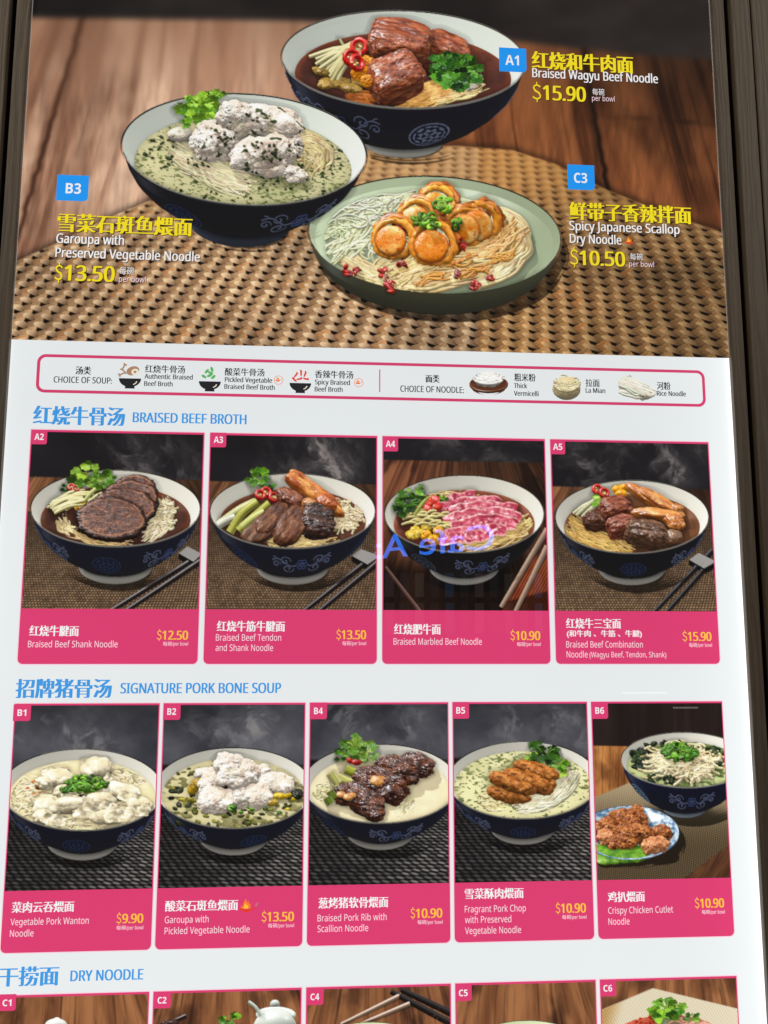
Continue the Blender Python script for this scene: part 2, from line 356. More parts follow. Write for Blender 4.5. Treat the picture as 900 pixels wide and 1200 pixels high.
        dif = np.where(flat, dif, amb * (.45 + .75 * up) * A ** soft + key * (sm(-.25, 1.0, nl) * 1.25) * (1 - shadow * sh * (.55 + .45 * soft)))
        col = s.col.reshape(H, W, 3) * dif[..., None] * np.where(flat[..., None], 1.0, np.array(tint, np.float32))
        gl = s.gl.reshape(H, W)
        sp = gl * (nh ** 38 * .85 + nh ** 9 * .10) * (1 - .8 * sh) * A * spec
        hv2 = np.array([.5, .45, .75]); hv2 /= np.linalg.norm(hv2); sp = sp + gl * .22 * np.clip(n @ hv2, 0, 1) ** 50 * A * spec
        sp = sp + gl * .16 * np.clip(1 - n[..., 2], 0, 1) ** 3 * np.clip(.5 + .5 * n[..., 1], .15, 1) * A
        bw = np.array([1.0 if ('bowl' in q or 'plate' in q) else 0.0 for q in s.names], np.float32)[s.id].reshape(H, W)
        rx = 2 * n[..., 2] * n[..., 0]; ry = 2 * n[..., 2] * n[..., 1]; win = np.exp(-((rx + .62) / .10) ** 2) * sm(-.75, -.2, ry) * sm(.35, -.1, ry); tbl = np.clip(-ry, 0, 1) * (.35 + np.clip(1 - n[..., 2], 0, 1)) * np.clip(A, .2, 1)
        col = col + (bw * gl)[..., None] * (.10 * win[..., None] * np.array((.85, .95, 1.15), np.float32) + .018 * tbl[..., None] * np.array((1.0, .78, .55), np.float32))
        col = (col + np.where(flat, 0, sp)[..., None]) * gain
        lum = col.mean(-1, keepdims=True); col = np.maximum(lum + (col - lum) * 1.06, 0)
        col = np.clip(col, 0, 2) ** 1.14 * 1.16; col = np.where(col > .72, .72 + (1 - np.exp(-(col - .72) / .28)) * .28, col)
        s.A = A
        s.out = np.clip(col, 0, 1)
        # two-to-one reduction gives the anti-aliased print
        s.small = s.out.reshape(H // 2, 2, W // 2, 2, 3).mean((1, 3)); s.sid = s.id.reshape(H, W)[::2, ::2]
#END_ENGINE
RES = 2.5
#BEGIN_PICS
# ------------------------------------------------------------------ crockery shared by the printed dishes
def bprof(d, fr):
    hb = d.h - .12
    return [(1.0, 0), (.985, -.05 * hb), (.955, -.22 * hb), (.90, -.40 * hb), (.81, -.58 * hb), (.68, -.77 * hb), (.54, -.92 * hb), (fr + .02, -hb)]
def on_body(d, prof, th, t, out=.004):
    q = np.array(prof); i = t * (len(q) - 1); R = np.interp(i, np.arange(len(q)), q[:, 0]) + out; Z = np.interp(i, np.arange(len(q)), q[:, 1])
    return R * np.sin(th), -R * np.cos(th), Z
def decal(P, d, prof, th, t, r, col, name='bowl', gloss=.1):
    X, Y, Z = on_body(d, prof, th, t, .006); x, y, z = d.px(d.view(X, Y, Z))
    P.tubes(np.stack([x, y, z + .5], -1)[None], r, col, gloss, name, flat=.3)
def medallion(P, d, prof, th0, t0, R, col=(78, 96, 138)):
    w = d.a
    m = int(R * w * P.res * 2.2); rr = np.sqrt(np.linspace(0, 1, m))[None, :]; a = np.linspace(0, 2 * np.pi, m * 3)[:, None]
    X = rr * np.cos(a) * R; Yv = rr * np.sin(a) * R
    th = th0 + X / .88; t = t0 + Yv / .86
    x, y, z = d.px(d.view(*on_body(d, prof, th, t, .005)))
    pat = np.abs(np.sin(X / R * 9.5)) * np.abs(np.sin(Yv / R * 9.5)); pat = sm(.25, .5, pat + .35 * np.sin(rr * 19))
    pat = np.where(rr > .88, sm(.90, .93, rr), np.where(rr > .80, 0, pat)) * np.ones_like(X)
    c = mix((24, 32, 62), col, pat * (.75 + .4 * vn2(X * 60, Yv * 60)))
    N = d.nv(np.stack([np.sin(th), -np.cos(th), -.5 * np.ones_like(th)], -1) / 1.12)
    k = N[..., 2] > -.05
    P.splat(x[k], y[k], (z + .3)[k], N[k], c[k], .1, 'bowl')
def spiral(P, d, prof, th, t, R, turns, sx, sy, lw, col):
    a = np.linspace(0, turns * 2 * np.pi, 26); q = 1 - a / a[-1] * .85
    decal(P, d, prof, th + sx * R * (np.cos(a) * q - 1), t + sy * R * np.sin(a) * q, lw, col)
def flower(P, d, prof, th0, t0, S=1.0, col=(92, 100, 126), lw=.60):
    lw = lw * (.55 + d.a / 320); S = S * .84
    for k in range(6):
        a = np.linspace(0, 2 * np.pi, 12); c = k * np.pi / 3
        decal(P, d, prof, th0 + S * (.055 * np.cos(c) + .032 * np.cos(a)), t0 + S * (.085 * np.sin(c) + .045 * np.sin(a)), lw * .8, (62, 78, 120))
    a = np.linspace(0, 2 * np.pi, 14); decal(P, d, prof, th0 + S * .03 * np.cos(a), t0 + S * .045 * np.sin(a), lw, col)
    for sx in (-1, 1):
        for sy, q, st in ((-1, .085, .17), (1, .10, .12), (-1, .06, .33)):
            spiral(P, d, prof, th0 + S * sx * st, t0 + S * sy * (.10 if st < .3 else .02), S * q, 1.2, -sx, sy * 1.35, lw, col)
        u = np.linspace(0, 1, 16)
        decal(P, d, prof, th0 + S * sx * (.08 + .36 * u), t0 + S * (.06 * np.sin(u * 6.3) - .12 * u), lw, col)
        for w in (.3, .55, .8):
            decal(P, d, prof, th0 + S * sx * (.08 + .36 * w + .05 * u), t0 + S * (.06 * math.sin(w * 6.3) - .12 * w - .12 * u + .07 * u * u), lw * .85, col)
def bowl(P, d, fr=.46, inner=(224, 222, 212), rimc=(52, 40, 38), navy=(27, 35, 66), foot=(205, 202, 196), meds=(), flowers=(), Zs=-.16, soup=None, sg=.35, medc=(66, 82, 120), line=(188, 184, 178)):
    prof = bprof(d, fr)
    def body(th, t):
        v = t / 7
        c = mix(navy, np.array(navy) * .72, np.clip(v * 1.2, 0, 1))
        tex = sm(.55, .9, vn2(th * 24, v * 16)) * sm(.45, 1.2, np.abs(th)) * .30
        c = mix(c, (96, 104, 130), tex * np.clip(1 - v, 0, 1))
        c = np.where((v < .045)[..., None], np.array(line, np.float32), c)
        return c
    P.lathe(d, prof, body, .35, 'bowl', a0=-np.pi * .62, a1=np.pi * .62)
    hb = d.h - .12
    def ft(th, t):
        v = t / 3
        return np.where(((v > .12) & (v < .2) | (v > .32) & (v < .37))[..., None], np.array((40, 46, 70), np.float32), np.array(foot, np.float32))
    P.lathe(d, [(fr + .03, -hb + .005), (fr, -hb - .015), (fr - .01, -d.h + .05), (fr - .015, -d.h)], ft, .3, 'bowl', a0=-np.pi * .6, a1=np.pi * .6)
    P.lathe(d, [(.988, -.005), (.96, -.05), (.915, -.12), (.87, -.19), (.80, -.28), (.6, -.42)], lambda th, t: mix(inner, np.array(inner) * .93, np.clip(.5 - .5 * np.cos(th), 0, 1)), .3, 'bowl', outward=False)
    P.lathe(d, [(1.0, -.028), (1.008, -.012), (1.0, .004), (.99, .004), (.984, -.006)], lambda th, t: np.where((t < 2.1)[..., None], np.array(rimc, np.float32), np.array(inner, np.float32)), .5, 'bowl')
    for a in meds: medallion(P, d, prof, a, .50, .165, medc)
    for a in flowers: flower(P, d, prof, a, .44)
    if soup is not None:
        q = np.array([(.988, -.005), (.96, -.05), (.915, -.12), (.87, -.19), (.80, -.28)])
        Rs = np.interp(-Zs, -q[:, 1], q[:, 0]) + .004
        m = int(Rs * d.a * P.res * 1.3); r = np.sqrt(np.linspace(0, 1, m))[None, :] * Rs; a = np.linspace(0, 2 * np.pi, int(m * 5.2))[:, None]
        X, Y = r * np.cos(a), r * np.sin(a)
        c = soup(X, Y, r / Rs)
        gx, gy = (vn2(X * 9, Y * 9, 3) - .5) * .35, (vn2(X * 9, Y * 9, 8) - .5) * .35
        N = np.stack([gx, gy, np.ones_like(gx)], -1); N /= np.linalg.norm(N, axis=-1, keepdims=True)
        x, y, z = d.px(d.view(X, Y, Zs + 0 * X)); P.splat(x, y, z, d.nv(N), c, sg, 'soup')
def brown_soup(dark=(50, 24, 15), edge=(112, 62, 34)):
    def f(X, Y, q):
        n = fb2(X * 4, Y * 4, 4, 5); c = mix(dark, np.array(dark) * 1.7 + 10, np.clip((n - .35) * 1.5, 0, 1))
        c = mix(c, edge, sm(.90, 1.0, q) * .75); c = mix(c, (170, 128, 104), sm(.35, 1.0, Y) * .42 * (.5 + .5 * fb2(X * 2, Y * 5, 2, 31)))
        return mix(c, edge, .45 * sm(.35, .8, fb2(X * 1.7 + 3, Y * 1.7, 2, 8)) * sm(-.2, .7, Y))
    return f
def milk_soup(base=(196, 190, 158), herb=None, dens=.62, sc=26.0, s=1):
    def f(X, Y, q):
        c = mix(np.array(base) * .93, np.array(base) * 1.05, fb2(X * 3, Y * 3, 3, s)) ; c = mix(c, np.array(base) * .86, sm(.9, 1.0, q) * .5)
        if herb is not None:
            k = fb2(X * sc, Y * sc, 2, s + 4); k2 = fb2(X * 3.1, Y * 3.1, 3, s + 9)
            m = sm(dens, dens + .06, k * .75 + k2 * .42); c = mix(c, np.array(herb) * .9, m * (.55 + .45 * vn2(X * 70, Y * 70)))
            c = mix(c, mix(base, herb, np.full_like(q, .35)), sm(.45, .75, k2) * .55)
        return c
    return f

# ---- food colourings
def meat(a, b, fat=(176, 134, 104), fs=(2, 9, 9), fk=.35, gam=1.0):
    def f(u, nz):
        s = fb3(u[..., 0] * fs[0] + 3, u[..., 1] * fs[1], u[..., 2] * fs[2], 3, 11)
        c = mix(a, b, np.clip((s - .3) * 2.2, 0, 1) ** gam); return mix(c, fat, sm(.58, .78, fb3(u[..., 0] * 3, u[..., 1] * 6, u[..., 2] * 6 + 4, 2, 23)) * fk)
    return f
def shank(a, b, line=(150, 104, 78)):
    def f(u, nz):
        th = np.arctan2(u[..., 1] * 1.7, u[..., 0]); r = np.hypot(u[..., 0], u[..., 1] * 1.7)
        w = fb3(u[..., 0] * 3, u[..., 1] * 3, u[..., 2], 3, 7) * 2.6
        k = np.abs(np.sin(th * 3.5 + w * 3.4 + r * 2)); fib = fb3(u[..., 0] * 7, u[..., 1] * 22, u[..., 2], 3, 5)
        c = mix(a, b, np.clip((fib - .25) * 1.7, 0, 1)); c = mix(c, line, (1 - sm(.03, .16, k)) * sm(.12, .35, r) * .75)
        c = mix(c, np.array(a) * .45, (1 - sm(.0, .13, np.abs(np.sin(th * 2 + 1 + w * 1.6)))) * sm(.1, .3, r) * .6)
        rr = np.hypot(u[..., 0], u[..., 1] * np.maximum(1, 1 / (np.abs(u[..., 1]).max() + 1e-6)))
        c = mix(c, np.array(a) * .6, sm(.86, .97, rr) * .8); return mix(c, line, np.exp(-((rr - .88) / .035) ** 2) * .6)
    return f
def plain(a, b, f0=3.0):
    return lambda u, nz: mix(a, b, np.clip((fb3(u[..., 0] * f0, u[..., 1] * f0, u[..., 2] * f0, 3, 3) - .3) * 2.2, 0, 1))
def flecked(a, b, fl, f0=5.0, th=.60, fz=9.0):
    def f(u, nz):
        c = mix(a, b, np.clip((fb3(u[..., 0] * f0, u[..., 1] * f0, u[..., 2] * f0, 3, 3) - .3) * 2.2, 0, 1))
        return mix(c, fl, sm(th, th + .05, fb3(u[..., 0] * fz, u[..., 1] * fz, u[..., 2] * fz, 2, 31)) * .92)
    return f
def fishy(fl=None, th=.60, fz=7.0):
    def f(u, nz):
        k = fb3(u[..., 0] * 2.2, u[..., 1] * 2.2, u[..., 2] * 2.2, 3, 3); ly = .5 + .5 * np.sin(u[..., 0] * 9 + u[..., 1] * 16 + 9 * k)
        c = mix((224, 206, 192), (250, 245, 236), np.clip((k - .28) * 2.4, 0, 1)); c = mix(c, (198, 176, 160), np.clip(ly ** 3 * .35, 0, 1)); c = mix(c, (206, 196, 160), sm(.5, .2, nz) * .5)
        if fl is not None: c = mix(c, fl, sm(th, th + .04, fb3(u[..., 0] * fz, u[..., 1] * fz * 1.6, u[..., 2] * fz, 2, 31) * .8 + .28 * fb3(u[..., 0] * 2, u[..., 1] * 2, u[..., 2] * 2, 2, 41)) * .9)
        return c
    return f
GRN = ((28, 62, 18), (120, 168, 48)); DGRN = ((24, 48, 18), (84, 130, 42)); LGRN = ((62, 100, 26), (176, 204, 84))
NOOD = (236, 216, 170)
def flakes(P, d, x, y, w, h, n, size, cols, name, Z=-.14, gloss=.2, lift=0.0, asp=.6):
    for k in range(n):
        a, q = rng.uniform(0, 6.28), np.sqrt(rng.uniform(0, 1)); c = np.clip(np.array(cols[rng.integers(len(cols))]) + rng.normal(0, 10), 0, 255)
        s = size * rng.uniform(.6, 1.4)
        P.blob(d, x + w * q * np.cos(a), y + h * q * np.sin(a), Z + lift * (1 - q * q), (s, s * asp, s * .45), plain(c * .8, np.minimum(c * 1.2, 255)), name, rot=(rng.normal(0, .5), rng.normal(0, .5), rng.uniform(0, 3.1)), nf=1.6, na=.35, gloss=gloss, oct=2)
def chopped(P, d, x, y, w, h, n, R, col=(98, 142, 44), name='garnish', Z=-.02, lift=.12):
    for k in range(n):
        a, q = rng.uniform(0, 6.28), np.sqrt(rng.uniform(0, 1)); c = np.array(col) * rng.uniform(.6, 1.3) + rng.normal(0, 6, 3)
        P.ring(d, x + w * q * np.cos(a), y + h * q * np.sin(a), Z + lift * (1 - q * q), R * rng.uniform(.6, 1.15), R * .36, c, name, rot=(rng.normal(0, .7), rng.normal(0, .7), 0), gloss=.35)
def strip(P, d, pts, r, col, name='vegetables', flat=.5, gloss=.35, Z=-.02, taper=True, stripe=.25):
    V = []
    for p in pts:
        zz = p[2] if len(p) > 2 else Z; X, Y = d.at(p[0], p[1], zz); V.append((p[0], p[1], d.dep(Y, zz) + r))
    n = len(V); rr = np.array([[r * (.55 if taper and i in (0, n - 1) else 1) for i in range(n)]])
    P.tubes(np.array(V)[None], rr, col, gloss, name, flat=flat, stripe=stripe)
def chilli(P, d, x, y, R, rot=(.5, 0, 0), Z=.0, col=(186, 36, 22)):
    nm = P.each('chilli_ring'); P.blob(d, x, y, Z - .02, (R * .8, R * .8, R * .2), plain((196, 120, 84), (214, 160, 120)), nm, rot=rot, na=.05)
    P.ring(d, x, y, Z, R, R * .32, col, nm, rot=rot, gloss=.8, wob=.15)
    for k in range(3): P.blob(d, x + rng.normal(0, R * .3), y + rng.normal(0, R * .2), Z + .03, (R * .2, R * .16, R * .12), (226, 196, 140), nm)
def sticks(P, d, segs, r, col, name='chopstick', zb=4.0, gloss=.55):
    for (x0, y0, x1, y1) in segs:
        V = []
        for t in (0, .33, .66, 1):
            x, y = x0 + (x1 - x0) * t, y0 + (y1 - y0) * t; X, Y = d.at(x, y, -d.h); V.append((x, y, d.dep(Y, -d.h) + zb * (.4 + .6 * t) + r))
        P.tubes(np.array(V)[None], np.array([[r * .72, r * .85, r * .95, r * 1.05]]), col, gloss, P.each(name), stripe=.1)
def prism(P, d, corners, hgt, top, side, name):
    """small block standing on the table; corners of its foot in photo px"""
    c = np.array(corners, float); n = len(c)
    X, Y = d.at(c[:, 0], c[:, 1], -d.h); b = np.stack([X, Y, np.full(n, -d.h)], -1); t = b + np.array([0, 0, hgt])
    def quad(a0, a1, b1, b0, col, nrm):
        m = int(max(np.linalg.norm(a1 - a0), np.linalg.norm(b0 - a0)) * d.a * P.res * 1.6) + 4
        u, v = np.meshgrid(np.linspace(0, 1, m), np.linspace(0, 1, m))
        Q = (a0 * (1 - u[..., None]) + a1 * u[..., None]) * (1 - v[..., None]) + (b0 * (1 - u[..., None]) + b1 * u[..., None]) * v[..., None]
        x, y, z = d.px(d.view(Q[..., 0], Q[..., 1], Q[..., 2])); P.splat(x, y, z, d.nv(np.broadcast_to(np.array(nrm, float), Q.shape)), col, .3, name)
    for i in range(n):
        j = (i + 1) % n; e = b[j] - b[i]; nn = np.array([e[1], -e[0], 0]); nn /= np.linalg.norm(nn) + 1e-9
        quad(b[i], b[j], t[j], t[i], side, nn)
    quad(t[0], t[1], t[2], t[3], top, (0, 0, 1))

# ---- backgrounds
def table_z(d, PX, PY):
    X, Y = d.at(PX, PY, -d.h); return d.dep(Y, -d.h)
def smoke(PX, PY, cx, cy, w, h, k, s=0):
    g = np.exp(-((PX - cx) / w) ** 2 - ((PY - cy) / h) ** 2)
    n = fb2(PX / 26 + .6 * vn2(PY / 20, PX / 30, s), PY / 20 + fb2(PX / 30, PY / 30, 2, s + 3) * 2.4, 4, s); n2 = fb2(PX / 15 + n * 3.2, PY / 18 + n * 2.4, 4, s + 7, .6)
    return np.clip(g * (.30 * sm(.3, .75, n) + .85 * sm(.42, .78, n2) * sm(.25, .6, n)), 0, 1) * k
def wood(u, v, a, b, dark, s=0, f=1.0):
    w = u + .02 * (vn2(u * 6, v * 2, s) - .5)
    g = fb2(w * 60 * f, v * 1.6, 4, s); g2 = fb2(w * 170 * f, v * 1.5, 3, s + 5); kn = fb2(w * 16 * f, v * 2.2, 4, s + 9)
    c = mix(a, b, np.clip((g - .3) * 2.0, 0, 1)); c = mix(c, dark, np.clip(sm(.5, .85, g2) * .5 + sm(.5, .8, kn) * .6, 0, .9))
    return c
def wall_a(P, d, y0, wx, smk, mat=True, wood_cols=((150, 108, 78), (104, 70, 48), (58, 36, 26)), mat_top=None, s=0, hx=None, darkw=(40, 38, 42)):
    PX, PY = P.PX, P.PY
    c = mix(darkw, np.array(darkw) * .62, np.clip(fb2(PX / 40, PY / 40, 3, s), 0, 1))
    sk = sum(smoke(PX, PY, *q, s=s + i) for i, q in enumerate(smk)); c = mix(c, (150, 142, 138), np.clip(sk, 0, .85))
    ly = (y0 + .02 * (PX - d.cx))
    wv = wood((PX - d.cx) / (PY - y0 + 150), PY / 90, *wood_cols, s=s + 3, f=.55)
    wv = wv * (1 - .45 * sm(wx - 60, wx + 60, np.abs(PX - d.cx) * 0 + PX))[..., None]
    c = mix(c, wv, sm(-1.2, 1.2, PY - ly))
    if mat:
        mt = mat_top if mat_top else y0 + 32
        q = 1.0 / np.maximum(PY - y0 + 95, 20); u = (PX - d.cx) * q * 66; v = -np.log(q) * 80
        k = np.floor(v); uu = u + .5 * (k % 2) + .25 * (v - k); e = np.abs(np.sin(np.pi * uu)) ** .9 * np.abs(np.sin(np.pi * v)) ** .9
        nz = fb2(u * .35, v * .35, 3, s + 20); n1 = vn2(np.floor(uu) * 3.1, k * 2.3, 4)
        m = mix((40, 29, 23), (184, 156, 124), np.clip(e * (.55 + .45 * n1 + .5 * (nz - .5)) * 1.1, 0, 1))
        m = mix(m, (112, 88, 68), np.full_like(PX, .22)) * (.62 + .38 * sm(y0 + 10, y0 + 140, PY))[..., None]
        edge = PY - (mt + .06 * np.abs(PX - d.cx) * (1 if hx is None else hx))
        c = mix(c, m, sm(-1, 1.5, edge))
    P.bgd(c, np.where(PY > ly, table_z(d, PX, np.maximum(PY, y0)), table_z(d, PX, np.full_like(PY, y0))))
def wall_b(P, d, y0, smk, s=0):
    PX, PY = P.PX, P.PY
    c = mix((92, 92, 98), (50, 51, 57), np.clip(fb2(PX / 50, PY / 40, 4, s) * 1.6 - .3, 0, 1)) * (.62 + .38 * sm(y0 - 105, y0 - 20, PY))[..., None]
    sk = sum(smoke(PX, PY, *q, s=s + i) for i, q in enumerate(smk)); c = mix(c, (158, 154, 152), np.clip(sk, 0, .8))
    y1 = y0 + 8
    q = 1.0 / np.maximum(PY - y1 + 70, 14); u = (PX - d.cx) * q * 19; v = -np.log(q) * 46
    k = np.floor(v); uu = u + .52 * k + .3 * (vn2(k * 1.7, 0 * u, 3) - .5); su = uu - np.floor(uu); sv = v - k
    a_ = (su - .5) * 10; b_ = (sv - .5) * 4 - a_ * .20; e = np.clip(1 - np.abs(a_ / 4.9) ** 3 - np.abs(b_ / 1.55) ** 2, 0, 1) ** .8
    e = np.maximum(e, .35 * np.clip(1 - np.abs((((su + .5) % 1) - .5) * 3.2) ** 2, 0, 1) * np.clip(1 - np.abs((sv - .5) * 2.2), 0, 1))
    n1 = vn2(np.floor(uu) * 3.1, k * 5.3, 4); lit = (.45 + .55 * n1) * (.55 + .6 * sm(-80, 90, PX - d.cx))
    m = mix((18, 17, 18), (150, 146, 142), np.clip(e * lit * .92, 0, 1)); m = m * (.65 + .4 * sm(y0, y0 + 130, PY))[..., None]
    c = mix(c, m, sm(-2, 3, PY - y1))
    P.bgd(c, np.where(PY > y1, table_z(d, PX, np.maximum(PY, y1)), table_z(d, PX, np.full_like(PY, y1))))

PICS = {}
def card(code, X0, X1, Y0, Y1, res=2.5):
    P = Pic(X0, X1, Y0, Y1, RES * res / 2.5); PICS[code] = P; return P
# ------------------------------------------------------------------ the printed photographs
XA = [(-.4485, -.2306), (-.2206, -.0042), (.0055, .2218), (.2318, .4486)]
XB = [(-.4488, -.2753), (-.2681, -.0942), (-.0863, .0876), (.0953, .2685), (.2761, .4488)]
AT, AB = .0028, .2298
BT, BB = .3489, .5668
CTOP, CBOT = .6867, .75

def pic_A2():
    P = card('A2', *XA[0], AT, AB); d = Dish(135.5, 593.5, 99, 44.5, .80)
    wall_a(P, d, 561, 100, [(170, 535, 52, 26, .55), (205, 550, 30, 24, .6)], s=1)
    bowl(P, d, meds=(-.12, 1.35), flowers=(.72, -1.0), soup=brown_soup())
    P.strands(d, [(72, 605), (76, 618), (88, 624)], 26, 6, .9, NOOD); P.strands(d, [(84, 622), (105, 632), (130, 637), (150, 634)], 34, 6, .8, (226, 196, 146), wig=2)
    P.nest(d, 186, 606, 17, 22, 120, .95, (232, 216, 180), ang=1.9, lift=.14); P.strands(d, [(172, 632), (186, 618), (196, 600), (192, 586)], 40, 9, .9, (236, 222, 190), lift=.05)
    for x, y, rx, ry, z in ((158, 577, 27, 22, .13), (153, 586, 32, 25, .10), (145, 596, 36, 27, .07), (131, 609, 40, 29, .04)):
        P.blob(d, x, y, z, (rx, ry, 5), shank((62, 34, 26), (132, 86, 64), (176, 128, 98)), 'beef_piece', rot=(.50, .03, -.08), nf=2.6, na=.17, gloss=.30, e=(.9, .32), fib=(1, 2, 1))
    for k in range(17):
        a = k / 16; P0 = (98 + rng.normal(0, 5), 578 + 12 * a + rng.normal(0, 2), .05); P1 = (66 + 6 * rng.normal() , 586 + 16 * a, .0)
        strip(P, d, [P0, ((P0[0] + P1[0]) / 2, (P0[1] + P1[1]) / 2 - 3, .07), P1], 2.0, np.array((222, 212, 158)) + rng.normal(0, 14))
    for x, y in ((97, 589), (101, 594), (94, 595), (105, 590)): P.blob(d, x, y, .02, (6, 4.5, 4), plain((232, 168, 40), (246, 204, 88)), 'vegetables', na=.3, gloss=.5)
    strip(P, d, [(100, 586, .1), (107, 578, .12), (116, 570, .1)], 2.6, (218, 222, 150)); strip(P, d, [(104, 588, .1), (113, 582, .12), (120, 578, .1)], 2.4, (228, 220, 160))
    P.leaf(d, 103, 559, .12, 17, 20, LGRN); P.leaf(d, 120, 562, .12, 13, 14, GRN); P.leaf(d, 78, 573, .05, 7, 6, DGRN)
    for x, y in ((84, 571), (89, 573), (93, 569)): chilli(P, d, x, y, 3.6, Z=.1)
    prism(P, d, [(209, 655), (226, 665), (236, 656), (219, 647)], .08, (130, 128, 126), (24, 20, 20), 'chopstick_rest')
    sticks(P, d, [(124, 719, 238, 648), (142, 719, 238, 655)], 3.0, (44, 30, 30))
    P.shade()
def pic_A3():
    P = card('A3', *XA[1], AT, AB); d = Dish(343, 596.5, 96.5, 43.5, .80)
    wall_a(P, d, 566, 300, [(372, 535, 40, 28, .95), (398, 552, 26, 22, .7), (345, 548, 40, 14, .3)], s=2)
    bowl(P, d, meds=(-.72, 1.05), flowers=(.12,), soup=brown_soup((62, 34, 22)))
    P.nest(d, 404, 607, 20, 22, 120, 1.0, (232, 214, 178), ang=1.9, lift=.13); P.strands(d, [(310, 634), (335, 638), (365, 636), (390, 628)], 40, 6, .9, (230, 206, 150), wig=2)
    P.blob(d, 307, 620, -.03, (26, 15, 6), meat((84, 54, 38), (138, 100, 74)), 'beef_piece', rot=(.35, -.3, .75), nf=2.2, na=.15, gloss=.25, e=(.85, .45), fib=(.6, 2.2, 1))
    P.blob(d, 318, 610, .02, (27, 12, 9), meat((78, 46, 32), (132, 90, 66)), 'beef_piece', rot=(.35, -.3, .9), nf=2.2, na=.15, gloss=.3, e=(.85, .45), fib=(.6, 2.2, 1))
    P.blob(d, 341, 617, .01, (28, 16, 10), meat((84, 48, 32), (142, 96, 70)), 'beef_piece', rot=(.45, -.35, 1.05), nf=2.4, na=.15, gloss=.35, e=(.85, .45), fib=(.6, 2.2, 1))
    P.blob(d, 372, 612, .02, (19, 22, 11), meat((40, 24, 20), (96, 62, 48)), 'beef_piece', rot=(.45, .15, .2), nf=2.4, na=.20, gloss=.7, e=(.85, .5), fib=(.8, 2.2, 1), ridge=.1)
    P.blob(d, 343, 585, .16, (22, 13, 9), meat((96, 50, 34), (158, 104, 76)), 'beef_piece', rot=(.2, .4, -.3), nf=3, na=.25, gloss=.55)
    P.blob(d, 366, 577, .22, (38, 11, 8), meat((150, 74, 26), (218, 146, 74), (240, 190, 120), fk=.5), 'tendon_piece', rot=(.5, .55, -.35), nf=1.8, na=.30, gloss=.8, e=(.75, .5), fib=(.7, 2, 2))
    P.blob(d, 382, 589, .14, (14, 10, 8), meat((140, 62, 24), (204, 126, 62)), 'tendon_piece', rot=(.2, .4, -.2), na=.2, gloss=.9)
    P.blob(d, 362, 591, .14, (9, 8, 7), meat((150, 92, 50), (214, 160, 104)), 'tendon_piece', na=.2, gloss=.9)
    for pts, c in (([(302, 588, .06), (284, 602, .06), (270, 624, -.03)], (196, 196, 100)), ([(316, 590, .08), (300, 604, .05), (280, 622, -.02)], (186, 186, 92)), ([(300, 588, .05), (280, 598, .05), (258, 614, -.03)], (214, 214, 160)), ([(310, 600, .05), (296, 608, .05), (284, 618, 0)], (208, 210, 130)), ([(276, 606, .0), (262, 612, .0), (256, 616, -.05)], (226, 226, 206))):
        strip(P, d, pts, 4.6, c, flat=.4, taper=False)
    P.leaf(d, 305, 560, .14, 13, 16, GRN); P.leaf(d, 312, 570, .1, 8, 8, DGRN)
    for x, y in ((305, 580), (312, 577), (321, 583)): chilli(P, d, x, y, 5, Z=.12, rot=(.6, .4, 0))
    prism(P, d, [(412, 658), (430, 668), (444, 658), (422, 650)], .08, (130, 128, 126), (24, 20, 20), 'chopstick_rest')
    sticks(P, d, [(352, 719, 442, 648), (370, 719, 442, 659)], 3.0, (40, 28, 30))
    P.shade()
